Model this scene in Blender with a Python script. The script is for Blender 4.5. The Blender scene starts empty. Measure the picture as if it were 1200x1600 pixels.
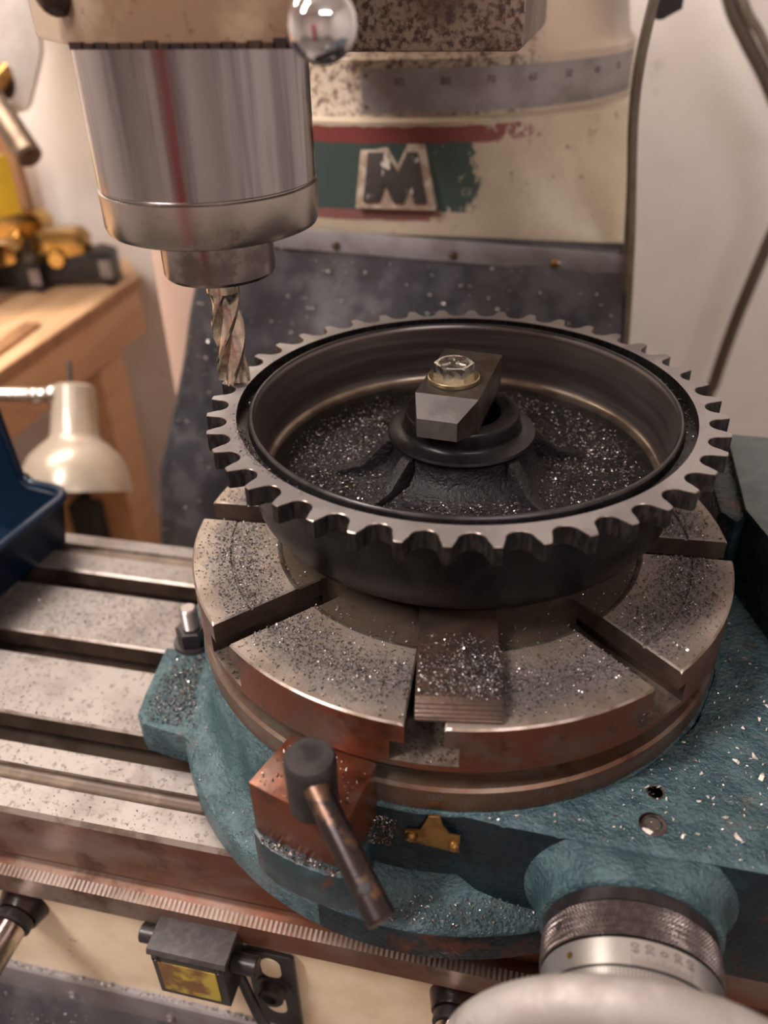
import bpy, bmesh, math, random
from mathutils import Vector, Matrix, noise
PI = math.pi
S = bpy.context.scene
COL = S.collection

# ------------------------------------------------------------------ camera
cam_data = bpy.data.cameras.new('camera')
cam = bpy.data.objects.new('camera', cam_data); COL.objects.link(cam); S.camera = cam
yaw, pitch, roll = 0.2345, 0.5839, -0.0238
F = Vector((-math.sin(yaw)*math.cos(pitch), math.cos(yaw)*math.cos(pitch), -math.sin(pitch)))
Rt = Vector((math.cos(yaw), math.sin(yaw), 0)); Up = Rt.cross(F)
r_ = math.cos(roll)*Rt + math.sin(roll)*Up; u_ = -math.sin(roll)*Rt + math.cos(roll)*Up
m = Matrix((r_, u_, -F)).transposed().to_4x4(); m.translation = Vector((0.0503, -0.3902, 0.2715))
cam.matrix_world = m
cam_data.sensor_fit = 'AUTO'; cam_data.sensor_width = 36.0; cam_data.lens = 29.12
cam_data.clip_start = 0.01; cam_data.clip_end = 30
cam_data.dof.use_dof = True; cam_data.dof.focus_distance = 0.43; cam_data.dof.aperture_fstop = 5.0

# ------------------------------------------------------------------ world, exposure
w = bpy.data.worlds.new('world'); S.world = w; w.use_nodes = True
w.node_tree.nodes['Background'].inputs[0].default_value = (1.0, 0.93, 0.87, 1)
w.node_tree.nodes['Background'].inputs[1].default_value = 0.25
S.view_settings.view_transform = 'Standard'; S.view_settings.look = 'None'
S.view_settings.gamma = 1; S.view_settings.use_curve_mapping = False
S.view_settings.exposure = 0.55
S.cycles.use_denoising = True
S.cycles.max_bounces = 8; S.cycles.glossy_bounces = 4; S.cycles.diffuse_bounces = 4
S.cycles.caustics_reflective = False; S.cycles.caustics_refractive = False
S.cycles.sample_clamp_indirect = 4.0

def area(name, loc, target, size, size_y, power, col):
    d = bpy.data.lights.new(name, 'AREA'); d.shape = 'RECTANGLE'; d.size = size; d.size_y = size_y
    d.energy = power; d.color = col
    o = bpy.data.objects.new(name, d); COL.objects.link(o); o.location = loc
    o.rotation_euler = (Vector(target)-Vector(loc)).to_track_quat('-Z', 'Y').to_euler()
    return o
area('ceiling_tube_light', (-0.62, -0.52, 1.25), (-0.1, 0.0, 0), 0.14, 1.1, 30, (1.0, 0.90, 0.86))
area('bench_tube_light', (-0.95, 0.42, 1.15), (-0.8, 0.55, 0), 0.14, 1.0, 17, (1.0, 0.87, 0.74))
area('rear_fill_light', (0.75, -1.25, 1.22), (0.3, -0.3, 0), 0.9, 0.14, 7, (1.0, 0.90, 0.88))  # unseen fill light, added to brighten the right side

# ------------------------------------------------------------------ material helpers
class NT:
    def __init__(s, name):
        s.m = bpy.data.materials.new(name); s.m.use_nodes = True
        s.t = s.m.node_tree; s.b = s.t.nodes['Principled BSDF']
        s.tc = s.t.nodes.new('ShaderNodeTexCoord')
    def n(s, typ, **kw):
        x = s.t.nodes.new(typ)
        for k, v in kw.items(): setattr(x, k, v)
        return x
    def l(s, a, b): s.t.links.new(a, b)
    def noise(s, scale, detail=4, rough=.55, vec=None, stretch=None):
        x = s.n('ShaderNodeTexNoise'); x.inputs['Scale'].default_value = scale
        x.inputs['Detail'].default_value = detail; x.inputs['Roughness'].default_value = rough
        src = vec or s.tc.outputs['Object']
        if stretch:
            mp = s.n('ShaderNodeMapping'); mp.inputs['Scale'].default_value = stretch
            s.l(src, mp.inputs['Vector']); src = mp.outputs[0]
        s.l(src, x.inputs['Vector']); return x.outputs['Fac']
    def ramp(s, fac, a, b, smooth=True):
        x = s.n('ShaderNodeMapRange'); x.inputs['From Min'].default_value = a; x.inputs['From Max'].default_value = b
        if smooth: x.interpolation_type = 'SMOOTHSTEP'
        s.l(fac, x.inputs['Value']); return x.outputs[0]
    def mix(s, fac, a, b):
        x = s.n('ShaderNodeMix'); x.data_type = 'RGBA'
        if isinstance(fac, (int, float)): x.inputs[0].default_value = fac
        else: s.l(fac, x.inputs[0])
        for i, v in ((6, a), (7, b)):
            if isinstance(v, (tuple, list)): x.inputs[i].default_value = (*v, 1)
            else: s.l(v, x.inputs[i])
        return x.outputs[2]
    def math(s, op, a, b=None, c=None):
        x = s.n('ShaderNodeMath'); x.operation = op
        for i, v in enumerate((a, b, c)):
            if v is None: continue
            if isinstance(v, (int, float)): x.inputs[i].default_value = v
            else: s.l(v, x.inputs[i])
        return x.outputs[0]
    def bump(s, h, strength=.3, dist=.0005, prev=None):
        x = s.n('ShaderNodeBump'); x.inputs['Strength'].default_value = strength; x.inputs['Distance'].default_value = dist
        s.l(h, x.inputs['Height'])
        if prev: s.l(prev, x.inputs['Normal'])
        return x.outputs[0]
    def out(s, col=None, rough=None, metal=None, normal=None, coat=None, spec=None):
        for k, v in (('Base Color', col), ('Roughness', rough), ('Metallic', metal), ('Normal', normal), ('Coat Weight', coat), ('Specular IOR Level', spec)):
            if v is None: continue
            if isinstance(v, tuple): s.b.inputs[k].default_value = (*v, 1)
            elif isinstance(v, (int, float)): s.b.inputs[k].default_value = v
            else: s.l(v, s.b.inputs[k])
        return s.m

def mat(name, c1, c2=None, scale=30, th=(.42, .62), rough=.5, r2=None, metal=0., bump=.0, bscale=400, bdist=.0005,
        c3=None, s3=120, th3=(.6, .68), stretch=None, detail=5, coat=None, spec=None):
    t = NT(name); col = c1; rg = rough
    if c2 is not None:
        f = t.ramp(t.noise(scale, detail, .6, stretch=stretch), *th); col = t.mix(f, c1, c2)
        if r2 is not None:
            x = t.n('ShaderNodeMapRange'); x.inputs['To Min'].default_value = rough; x.inputs['To Max'].default_value = r2
            t.l(f, x.inputs['Value']); rg = x.outputs[0]
    if c3 is not None:
        col = t.mix(t.ramp(t.noise(s3, 6, .65), *th3), col, c3)
    nm = t.bump(t.noise(bscale, 4, .6, stretch=stretch), bump, bdist) if bump else None
    return t.out(col, rg, metal, nm, coat, spec)

M = {}
def turntable_iron():
    t = NT('worn_iron')
    c = t.mix(t.ramp(t.noise(22, 5), .42, .62), (.29, .24, .20), (.185, .145, .115))
    sp = t.n('ShaderNodeVectorMath'); sp.operation = 'MULTIPLY'; sp.inputs[1].default_value = (1, 1, 0)
    t.l(t.tc.outputs['Object'], sp.inputs[0]); ln = t.n('ShaderNodeVectorMath'); ln.operation = 'LENGTH'; t.l(sp.outputs[0], ln.inputs[0])
    r = t.math('ADD', ln.outputs['Value'], t.math('MULTIPLY', t.math('SUBTRACT', t.noise(16, 5), .5), .03))
    band = t.math('MULTIPLY', t.ramp(r, .104, .120), t.ramp(r, .1475, .134))
    g = t.ramp(t.noise(620, 4, .7), .36, .60)
    dust = t.math('MULTIPLY', band, t.math('ADD', .35, t.math('MULTIPLY', g, .55)))
    c = t.mix(dust, c, (.115, .105, .105))
    rg = t.math('ADD', .42, t.math('MULTIPLY', dust, .3))
    t.b.inputs['Metallic'].default_value = .4
    nm = t.bump(t.noise(620, 5, .7), .5, .0006)
    return t.out(c, rg, None, nm)
M['iron_top'] = turntable_iron()
M['iron_smooth'] = mat('bare_iron', (.18, .135, .10), (.13, .095, .07), 18, rough=.33, r2=.5, metal=.7, bump=.1, bscale=300, stretch=None)
M['rust'] = mat('rusty_iron', (.145, .042, .020), (.12, .085, .068), 26, th=(.47, .66), rough=.3, r2=.42, metal=.5, bump=.25, bscale=260, c3=(.06, .022, .014), s3=55, th3=(.5, .72))
M['rust_band'] = mat('brown_iron', (.145, .075, .045), (.18, .14, .11), 20, rough=.36, r2=.4, metal=.65, bump=.15, bscale=300, c3=(.08, .03, .018), s3=60, th3=(.55, .7))
M['edge'] = mat('bright_edge', (.33, .28, .245), (.18, .135, .105), 60, rough=.35, metal=.8)
M['slot_dark'] = mat('dark_iron', (.10, .07, .05), (.06, .04, .03), 40, rough=.45, metal=.5, bump=.2)
M['table_iron'] = mat('ground_iron', (.25, .225, .215), (.165, .14, .125), 14, th=(.45, .7), rough=.46, r2=.58, metal=.55, bump=.3, bscale=500, c3=(.13, .11, .10), s3=260, th3=(.55, .64))
M['table_front'] = mat('brown_way', (.17, .065, .035), (.25, .185, .15), 9, th=(.45, .62), rough=.32, r2=.36, metal=.6, bump=.1, c3=(.09, .04, .025), s3=30, th3=(.5, .7), stretch=(.5, 1, 1))
M['black_sprocket'] = mat('black_oxide', (.006, .0055, .0055), (.010, .009, .009), 40, rough=.26, r2=.34, bump=.1, bscale=900, spec=.22)
M['drum_bore'] = mat('honed_iron', (.15, .13, .122), (.20, .175, .165), 60, rough=.3, r2=.38, metal=.85, bump=.12, bscale=160, stretch=(.15, .15, 3.5))
M['rough_cast'] = mat('rough_casting', (.009, .008, .008), (.015, .014, .014), 90, rough=.3, r2=.45, metal=.0, spec=.3, bump=1.0, bscale=420, bdist=.0012)
M['ring_steel'] = mat('ground_ring_steel', (.27, .245, .235), (.19, .17, .165), 20, rough=.45, r2=.55, metal=.35, bump=.15, bscale=350, c3=(.26, .24, .235), s3=50, th3=(.55, .75))
M['ring_lip'] = mat('worn_steel_lip', (.34, .28, .22), (.22, .17, .13), 50, rough=.3, metal=.9)
M['tooth_cut'] = mat('milled_tooth_flank', (.010, .009, .009), (.035, .031, .029), 500, rough=.35, metal=.5, bump=.8, bscale=900, stretch=(1, 1, .25))
M['strap'] = mat('strap_steel', (.11, .095, .085), (.06, .04, .025), 45, rough=.36, r2=.42, metal=.75, bump=.15, bscale=500)
M['strap_face'] = mat('milled_strap_face', (.105, .095, .088), (.075, .066, .06), 60, rough=.45, metal=.4, bump=.15, bscale=600)
M['zinc'] = mat('zinc_plating', (.72, .72, .68), (.55, .55, .5), 200, rough=.22, r2=.4, metal=1, bump=.1, bscale=500)
M['yellow_zinc'] = mat('yellow_zinc', (.42, .34, .19), (.55, .46, .30), 80, rough=.3, metal=.95)
M['quill'] = mat('ground_quill_steel', (.36, .34, .36), (.24, .225, .24), 30, rough=.13, r2=.22, metal=1, bump=.05, bscale=300, stretch=(4, 4, .15), c3=(.52, .50, .52), s3=40, th3=(.66, .74))
M['quill_ring'] = mat('quill_nut_steel', (.40, .36, .33), (.20, .14, .11), 45, th=(.55, .75), rough=.25, r2=.5, metal=.95, bump=.1)
M['nose'] = mat('spindle_steel', (.26, .235, .23), (.18, .15, .145), 50, rough=.2, r2=.35, metal=1, bump=.05)
M['hss'] = mat('cutter_steel', (.62, .54, .45), (.45, .38, .31), 120, rough=.2, r2=.32, metal=1)
M['chrome'] = mat('chrome', (.75, .75, .78), rough=.05, metal=1)
M['chrome2'] = mat('polished_shaft', (.62, .57, .53), (.4, .35, .31), 60, rough=.13, r2=.3, metal=1)
M['black_plastic'] = mat('black_plastic', (.012, .012, .013), (.02, .019, .019), 60, rough=.38)
M['grey_plastic'] = mat('dark_grey_plastic', (.045, .038, .038), (.07, .06, .058), 200, rough=.55, bump=.15, bscale=900)
M['black_steel'] = mat('blued_steel', (.022, .019, .019), (.036, .031, .031), 80, rough=.3, r2=.4, metal=.3, bump=.06)
M['rod'] = mat('worn_blued_rod', (.055, .045, .045), (.16, .095, .065), 90, th=(.5, .64), rough=.27, r2=.4, metal=.85, bump=.15, bscale=500)
M['teal'] = mat('teal_hammer_paint', (.038, .080, .094), (.070, .128, .142), 70, rough=.24, r2=.38, bump=1.0, bscale=430, bdist=.0022, c3=(.10, .095, .08), s3=25, th3=(.6, .74), spec=.6)
M['teal_dark'] = mat('dark_teal_paint', (.016, .035, .042), (.03, .06, .07), 60, rough=.3, bump=.6, bscale=260, bdist=.0009, c3=(.08, .03, .018), s3=40, th3=(.58, .68))
M['teal_grey'] = mat('greyed_teal_paint', (.075, .10, .105), (.11, .135, .13), 60, rough=.45, bump=.5, bscale=260, bdist=.0008, c3=(.18, .07, .04), s3=28, th3=(.66, .74))
M['teal_greasy_shaded'] = mat('greasy_shaded_teal_paint', (.007, .014, .018), (.014, .028, .034), 30, rough=.22, r2=.34, bump=.9, bscale=220, bdist=.0018, c3=(.075, .025, .014), s3=26, th3=(.56, .68), spec=.3)  # greasy rusty teal, darkened further to paint in shade on sheltered faces
M['brass'] = mat('brass', (.36, .21, .07), (.22, .12, .04), 120, rough=.34, metal=.9)
M['gold'] = mat('polished_brass', (.62, .42, .16), (.42, .27, .09), 30, rough=.22, metal=1)
M['alu'] = mat('cast_aluminium', (.44, .405, .38), (.33, .295, .27), 35, rough=.55, r2=.68, metal=.35, bump=.35, bscale=300, c3=(.22, .17, .12), s3=45, th3=(.60, .72))
M['satin'] = mat('satin_chrome', (.62, .59, .57), (.55, .52, .50), 30, rough=.33, metal=.85, bump=.04, bscale=500)
M['ink'] = mat('engraving_ink', (.015, .013, .013), rough=.6)
M['faint_ink'] = mat('faded_ink', (.10, .09, .085), rough=.6)
M['knurl'] = mat('knurled_steel', (.13, .105, .10), (.19, .155, .145), 300, rough=.3, metal=.85)
M['rubber'] = mat('black_rubber_sheet', (.032, .031, .035), (.058, .055, .06), 25, rough=.28, r2=.45, bump=.3, bscale=70, bdist=.002, c3=(.12, .10, .08), s3=12, th3=(.6, .75))
M['strip'] = mat('brushed_strip', (.30, .28, .285), (.23, .205, .205), 30, rough=.42, metal=.4, bump=.1)
M['cream_dirty'] = mat('oily_cream_paint', (.38, .29, .20), (.20, .12, .075), 13, th=(.45, .62), rough=.35, r2=.4, bump=.3, bscale=160, c3=(.13, .07, .04), s3=110, th3=(.6, .68))
M['cream_saddle'] = mat('cream_enamel', (.80, .66, .46), (.70, .54, .36), 14, rough=.35, bump=.2, bscale=90, c3=(.26, .16, .09), s3=45, th3=(.69, .74))
M['cream_flank'] = mat('pinkish_cream_paint', (.60, .42, .33), (.62, .47, .38), 5, rough=.5)
M['wood'] = mat('pine', (.68, .46, .27), (.56, .34, .18), 9, th=(.35, .65), rough=.55, stretch=(8, .7, 8), c3=(.40, .20, .09), s3=14, th3=(.70, .76))
M['wood_face'] = mat('planed_pine_board', (.56, .33, .185), (.50, .28, .15), 7, rough=.55, stretch=(5, .5, 5), c3=(.36, .16, .07), s3=12, th3=(.72, .76))
M['wood_dark'] = mat('aged_pine', (.36, .19, .09), (.28, .14, .065), 8, rough=.6, stretch=(5, 5, .7))
M['wall'] = mat('white_wall_paint', (.82, .77, .74), (.76, .70, .67), 3, rough=.7, c3=(.42, .37, .33), s3=9, th3=(.70, .80))
M['floor'] = mat('concrete', (.25, .23, .21), (.18, .165, .15), 5, rough=.8, bump=.3, bscale=60)
M['lamp_shade'] = mat('cream_lampshade', (.50, .43, .35), (.40, .335, .27), 6, rough=.3, metal=.3)
M['blue'] = mat('blue_plastic', (.003, .012, .030), (.004, .016, .040), 10, rough=.33)
M['yellow'] = mat('yellow_card', (.80, .56, .03), (.72, .5, .03), 20, rough=.5)
M['cable'] = mat('grey_brown_cable', (.13, .10, .075), (.17, .14, .11), 50, rough=.4)
M['hose'] = mat('brown_grey_hose', (.075, .055, .042), rough=.45)
M['galv'] = mat('galvanised_plate', (.55, .51, .47), (.66, .62, .58), 14, rough=.45, metal=.3)
M['dull_steel'] = mat('dull_steel_bar', (.17, .125, .09), (.10, .07, .05), 25, rough=.4, metal=.7)
M['chip_dark'] = mat('dark_cast_iron_chips', (.10, .09, .088), rough=.4, metal=.7)
M['chip_mid'] = mat('grey_iron_chips', (.24, .21, .20), rough=.4, metal=.6)
M['slot_floor'] = mat('chip_covered_slot_floor', (.16, .125, .10), (.08, .06, .05), 80, rough=.5, metal=.3, bump=.6, bscale=500)
M['chip_bright'] = mat('bright_steel_chips', (.72, .67, .63), rough=.22, metal=.9)
M['chip_white'] = mat('pale_chips', (.78, .72, .64), rough=.35, metal=.2)
M['sticker'] = mat('grimy_yellow_label', (.42, .31, .04), (.16, .07, .02), 60, th=(.4, .58), rough=.4, c3=(.45, .42, .10), s3=30, th3=(.6, .7))
M['red'] = mat('red_enamel', (.45, .02, .03), rough=.35)
M['threads'] = mat('thread_steel', (.26, .23, .22), rough=.35, metal=.8)
M['grime'] = mat('black_grease', (.012, .008, .008), (.03, .015, .01), 60, rough=.2, bump=.4, bscale=200)

def column_paint():
    t = NT('worn_column_paint')
    base = t.mix(t.ramp(t.noise(9, 4), .4, .65), (.60, .53, .39), (.52, .44, .32))
    base = t.mix(t.ramp(t.noise(80, 6, .7), .60, .68), base, (.22, .15, .10))
    sp = t.n('ShaderNodeSeparateXYZ'); t.l(t.tc.outputs['Object'], sp.inputs[0])
    X, Z = sp.outputs['X'], sp.outputs['Z']
    n1 = t.math('SUBTRACT', t.noise(52, 8, .75), .5); n2 = t.math('SUBTRACT', t.noise(9, 3), .5)
    xe = t.math('ADD', X, t.math('ADD', t.math('MULTIPLY', n1, .26), t.math('MULTIPLY', n2, .10)))
    zn = t.math('ADD', Z, t.math('MULTIPLY', n1, .008))
    def band(a, b): return t.math('MULTIPLY', t.math('GREATER_THAN', zn, a), t.math('LESS_THAN', zn, b))
    left = t.ramp(xe, -.035, -.043); left2 = t.ramp(xe, -.050, -.058)
    grime = t.mix(t.math('MULTIPLY', t.ramp(xe, .045, -.03), .55), base, (.40, .31, .23))
    c = t.mix(t.math('MULTIPLY', band(.088, .1455), left2), grime, (.055, .085, .075))
    c = t.mix(t.math('MULTIPLY', band(.1455, .1585), t.ramp(xe, .005, -.006)), c, (.21, .05, .045))
    c = t.mix(t.math('MULTIPLY', band(.079, .089), t.ramp(xe, -.075, -.085)), c, (.24, .10, .09))
    return t.out(c, .42, 0, t.bump(t.noise(170, 4), .35, .0006))
M['column'] = column_paint()

def turret_paint():
    t = NT('shaded_oily_cream_paint')
    base = t.mix(t.ramp(t.noise(10, 4), .4, .6), (.66, .57, .46), (.55, .45, .35))
    sp = t.n('ShaderNodeSeparateXYZ'); t.l(t.tc.outputs['Object'], sp.inputs[0])
    n2 = t.math('SUBTRACT', t.noise(14, 5), .5)
    xe = t.math('ADD', sp.outputs['X'], t.math('MULTIPLY', n2, .08))
    left = t.ramp(xe, .012, -.02)  # left of the ram bracket's edge: its shadow painted in, with oil spots
    spots = t.ramp(t.noise(150, 6, .75), .46, .62)
    f = t.math('MULTIPLY', left, spots)
    c = t.mix(t.math('MULTIPLY', left, .35), base, (.36, .25, .17))
    c = t.mix(f, c, (.10, .055, .035))
    return t.out(c, .42, 0, t.bump(t.noise(170, 4), .4, .0008))
M['turret'] = turret_paint()

# ------------------------------------------------------------------ mesh helpers
class MB:
    def __init__(s): s.bm = bmesh.new(); s.mi = 0
    def _v(s, co): return s.bm.verts.new(co)
    def face(s, vs, mi=None):
        try: f = s.bm.faces.new(vs)
        except ValueError: return None
        f.material_index = s.mi if mi is None else mi
        return f
    def box(s, x0, x1, y0, y1, z0, z1, M_=None, bev=0):
        vs = [Vector((x, y, z)) for x in (x0, x1) for y in (y0, y1) for z in (z0, z1)]
        if bev:
            b = bmesh.new(); vv = [b.verts.new(v) for v in vs]
            for q in ((0,1,3,2),(4,6,7,5),(0,4,5,1),(2,3,7,6),(0,2,6,4),(1,5,7,3)): b.faces.new([vv[i] for i in q])
            bmesh.ops.bevel(b, geom=b.edges[:], offset=bev, segments=2, profile=.6, affect='EDGES')
            return s.join(b, M_)
        if M_: vs = [M_ @ v for v in vs]
        vv = [s._v(v) for v in vs]
        for q in ((0,1,3,2),(4,6,7,5),(0,4,5,1),(2,3,7,6),(0,2,6,4),(1,5,7,3)): s.face([vv[i] for i in q])
    def join(s, b, M_=None):
        mp = {}
        for v in b.verts: mp[v] = s._v(M_ @ v.co if M_ else v.co)
        for f in b.faces: s.face([mp[v] for v in f.verts])
        b.free()
    def prism(s, pts, z0, z1, M_=None, axis='Z', bev=0):
        """pts 2-D outline extruded z0..z1"""
        b = bmesh.new()
        def P(p, z):
            return Vector((p[0], p[1], z)) if axis == 'Z' else (Vector((z, p[0], p[1])) if axis == 'X' else Vector((p[0], z, p[1])))
        lo = [b.verts.new(P(p, z0)) for p in pts]; hi = [b.verts.new(P(p, z1)) for p in pts]
        n = len(pts)
        b.faces.new(lo[::-1]); b.faces.new(hi)
        for i in range(n): b.faces.new((lo[i], lo[(i+1) % n], hi[(i+1) % n], hi[i]))
        bmesh.ops.recalc_face_normals(b, faces=b.faces[:])
        if bev: bmesh.ops.bevel(b, geom=b.edges[:], offset=bev, segments=2, profile=.6, affect='EDGES')
        s.join(b, M_)
    def lathe(s, prof, n=64, M_=None, close=False, caps=True, mats=None):
        rings = []
        for (r, z) in prof:
            if r < 1e-6:
                rings.append([s._v((M_ @ Vector((0, 0, z))) if M_ else Vector((0, 0, z)))])
            else:
                rings.append([s._v((M_ @ Vector((r*math.cos(2*PI*k/n), r*math.sin(2*PI*k/n), z))) if M_ else Vector((r*math.cos(2*PI*k/n), r*math.sin(2*PI*k/n), z))) for k in range(n)])
        L = list(range(len(rings)))
        pairs = list(zip(L[:-1], L[1:])) + ([(L[-1], 0)] if close else [])
        for j, (a, b) in enumerate(pairs):
            A, B = rings[a], rings[b]; mi = mats[j] if mats else None
            for k in range(n):
                k2 = (k+1) % n
                if len(A) == 1 and len(B) == 1: continue
                if len(A) == 1: s.face((A[0], B[k], B[k2]), mi)
                elif len(B) == 1: s.face((A[k], A[k2], B[0]), mi)
                else: s.face((A[k], A[k2], B[k2], B[k]), mi)
        if caps and not close:
            if len(rings[0]) > 1: s.face(rings[0][::-1])
            if len(rings[-1]) > 1: s.face(rings[-1])
    def cyl(s, p0, p1, r0, r1=None, n=24, ch=0):
        p0, p1 = Vector(p0), Vector(p1); d = p1-p0; L = d.length
        q = d.to_track_quat('Z', 'Y').to_matrix().to_4x4(); q.translation = p0
        r1 = r0 if r1 is None else r1
        if ch: s.lathe([(r0-ch, 0), (r0, ch), (r1, L-ch), (r1-ch, L)], n, q)
        else: s.lathe([(r0, 0), (r1, L)], n, q)
    def tube(s, pts, r, n=10):
        pts = [Vector(p) for p in pts]; rings = []
        up = Vector((0, 0, 1)); prev = None
        for i, p in enumerate(pts):
            t = (pts[min(i+1, len(pts)-1)]-pts[max(i-1, 0)]).normalized()
            if prev is None:
                a = t.cross(up if abs(t.z) < .9 else Vector((1, 0, 0))).normalized()
            else: a = (prev - t*prev.dot(t)).normalized()
            prev = a; b = t.cross(a)
            rr = r[i] if isinstance(r, (list, tuple)) else r
            rings.append([s._v(p + rr*(math.cos(2*PI*k/n)*a + math.sin(2*PI*k/n)*b)) for k in range(n)])
        for A, B in zip(rings[:-1], rings[1:]):
            for k in range(n): s.face((A[k], A[(k+1) % n], B[(k+1) % n], B[k]))
        s.face(rings[0][::-1]); s.face(rings[-1])
    def sphere(s, c, r, n=32):
        mt = Matrix.Translation(c)
        s.lathe([(r*math.sin(PI*i/(n//2)), -r*math.cos(PI*i/(n//2))) for i in range(n//2+1)], n, mt)
    def grid(s, rows, close=False, mi=None):
        g = [[s._v(p) for p in row] for row in rows]
        for A, B in zip(g[:-1], g[1:]):
            m_ = len(A)
            for k in range(m_ if close else m_-1): s.face((A[k], A[(k+1) % m_], B[(k+1) % m_], B[k]), mi)
        return g
    def build(s, name, mats, parent=None, smooth=True, angle=32, recalc=True):
        if recalc: bmesh.ops.recalc_face_normals(s.bm, faces=s.bm.faces[:])
        me = bpy.data.meshes.new(name); s.bm.to_mesh(me); s.bm.free()
        if not isinstance(mats, (list, tuple)): mats = [mats]
        for mm in mats: me.materials.append(M[mm] if isinstance(mm, str) else mm)
        if smooth:
            me.shade_smooth(); me.set_sharp_from_angle(angle=math.radians(angle))
        o = bpy.data.objects.new(name, me); COL.objects.link(o)
        if parent is not None:
            o.parent = parent
            o.matrix_parent_inverse = pmat(parent).inverted()
        return o
def pmat(o):
    return Matrix.Translation(o.location)
def thing(name, label, cat, loc=(0, 0, 0), group=None):
    o = bpy.data.objects.new(name, None); COL.objects.link(o); o.location = loc; o.empty_display_size = .02
    o['label'] = label; o['category'] = cat
    if group: o['group'] = group
    return o
def tag(o, label, cat, group=None, kind=None):
    o['label'] = label; o['category'] = cat
    if group: o['group'] = group
    if kind: o['kind'] = kind
    return o
def struct(o): o['kind'] = 'structure'; return o
def text_mesh(body, size, fn, name, material, parent, thick=0):
    """flat lettering mapped through fn(x, y) -> Vector, x right y up, centred"""
    cu = bpy.data.curves.new('lettering', 'FONT'); cu.body = body; cu.size = size; cu.align_x = 'CENTER'; cu.align_y = 'CENTER'
    cu.resolution_u = 3
    tmp = bpy.data.objects.new('lettering', cu); COL.objects.link(tmp)
    bpy.context.view_layer.update()
    me = bpy.data.meshes.new_from_object(tmp.evaluated_get(bpy.context.evaluated_depsgraph_get()))
    bpy.data.objects.remove(tmp); bpy.data.curves.remove(cu)
    for v in me.vertices: v.co = fn(v.co.x, v.co.y)
    me.materials.clear(); me.materials.append(M[material]); me.name = name
    o = bpy.data.objects.new(name, me); COL.objects.link(o)
    if parent is not None: o.parent = parent; o.matrix_parent_inverse = pmat(parent).inverted()
    return o
def rot_to(p, d):
    q = Vector(d).to_track_quat('Z', 'Y').to_matrix().to_4x4(); q.translation = Vector(p); return q

# ------------------------------------------------------------------ the room
b = MB(); b.box(-2.3, 1.7, -2.2, 1.05, -1.15, -1.10); struct(b.build('floor', 'floor'))
b = MB(); b.box(-2.3, 1.7, -2.2, 1.05, 1.30, 1.35); struct(b.build('ceiling', 'wall'))
b = MB(); b.box(-2.3, 1.7, .95, 1.05, -1.10, 1.30); struct(b.build('wall_back', 'wall'))
b = MB(); b.box(-2.3, -2.2, -2.1, .95, -1.10, 1.30); struct(b.build('wall_left', 'wall'))
b = MB(); b.box(1.6, 1.7, -2.1, .95, -1.10, 1.30); struct(b.build('wall_right', 'wall'))
b = MB(); b.box(-2.3, 1.7, -2.2, -2.1, -1.10, 1.30); struct(b.build('wall_front', 'wall'))

# ------------------------------------------------------------------ milling machine: saddle, table, column
ZT = -.14
saddle = thing('mill_saddle', 'cream painted saddle with graduated rail under the slotted milling table', 'machine', (-.13, 0, -.42))
b = MB(); b.box(-.58, .42, -.14, .12, -.42, -.1900, bev=.002); b.build('saddle_body', 'cream_saddle', saddle)
b = MB(); b.box(-.58, .42, -.1365, .11, -.1902, -.1838); b.build('slideway', 'slot_dark', saddle)
b = MB()
b.prism([(-.130, -.1887), (-.1412, -.1887), (-.149, -.1908), (-.149, -.2095), (-.130, -.2095)], -.62, .42, axis='X')
b.build('edge_rail', 'table_front', saddle)
b = MB()
for i in range(230):
    x = -.34 + i*.003
    b.prism([(-.1430, -.1891), (-.1431, -.1888), (-.1492, -.1906), (-.1490, -.1909)], x, x+.0016, axis='X')
b.build('graduation', mat('dull_tick_steel', (.24, .19, .16), (.15, .11, .085), 40, rough=.45, metal=.5), saddle, smooth=False)['kind'] = 'stuff'
# knee / base under the saddle down to the floor
knee = MB(); knee.box(-.36, .09, -.10, .11, -1.10, -.42, bev=.01)

guard = thing('chip_guard', 'grey metal strip over black rubber along the saddle bottom', 'guard', (-.2, -.16, -.30))
b = MB(); b.prism([(-.139, -.3195), (-.1435, -.3195), (-.1450, -.3210), (-.1450, -.3475), (-.139, -.3475)], -.58, .3, axis='X')
b.build('clamp_strip', 'strip', guard)
rows = []
for i in range(60):
    x = -.6+.9*i/59
    x *= .96; rows.append([Vector((x, -.1415, -.3475)), Vector((x, -.1460, -.350)), Vector((x, -.156+.001*math.sin(x*40), -.362)), Vector((x, -.166+.002*math.sin(x*31+1), -.371)), Vector((x, -.172, -.376)), Vector((x, -.170, -.39)), Vector((x, -.172, -.50))])
b = MB(); b.grid(rows); b.build('rubber_skirt', 'rubber', guard)
for x in (-.245, -.17, -.10, -.03):
    b = MB(); b.lathe([(.0032, 0), (.0032, .0012), (.002, .002), (.0016, .0012), (0, .0012)], 14, rot_to((x, -.1452, -.337), (0, -1, 0)))
    b.build('screw', 'strip', guard)

for (x, lab) in ((-.257, 'polished saddle shaft with black collar near the lower left corner'), (.028, 'polished saddle shaft with black collar partly behind the handwheel')):
    t = thing('locking_shaft', lab, 'shaft', (x, -.14, -.237), 'shafts in the saddle front')
    b = MB(); b.cyl((x, -.1395, -.236), (x, -.150, -.236), .017, .014, 28); b.build('boot', 'grime', t)
    b = MB(); b.cyl((x, -.150, -.236), (x, -.157, -.236), .0125, .0125, 28, .001); b.build('collar', 'black_steel', t)
    b = MB(); b.cyl((x, -.157, -.236), (x, -.200, -.236), .0105, .0105, 28, .001); b.cyl((x, -.2, -.236), (x, -.206, -.236), .012, .012, 28, .001); b.build('shaft', 'chrome2', t)

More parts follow.
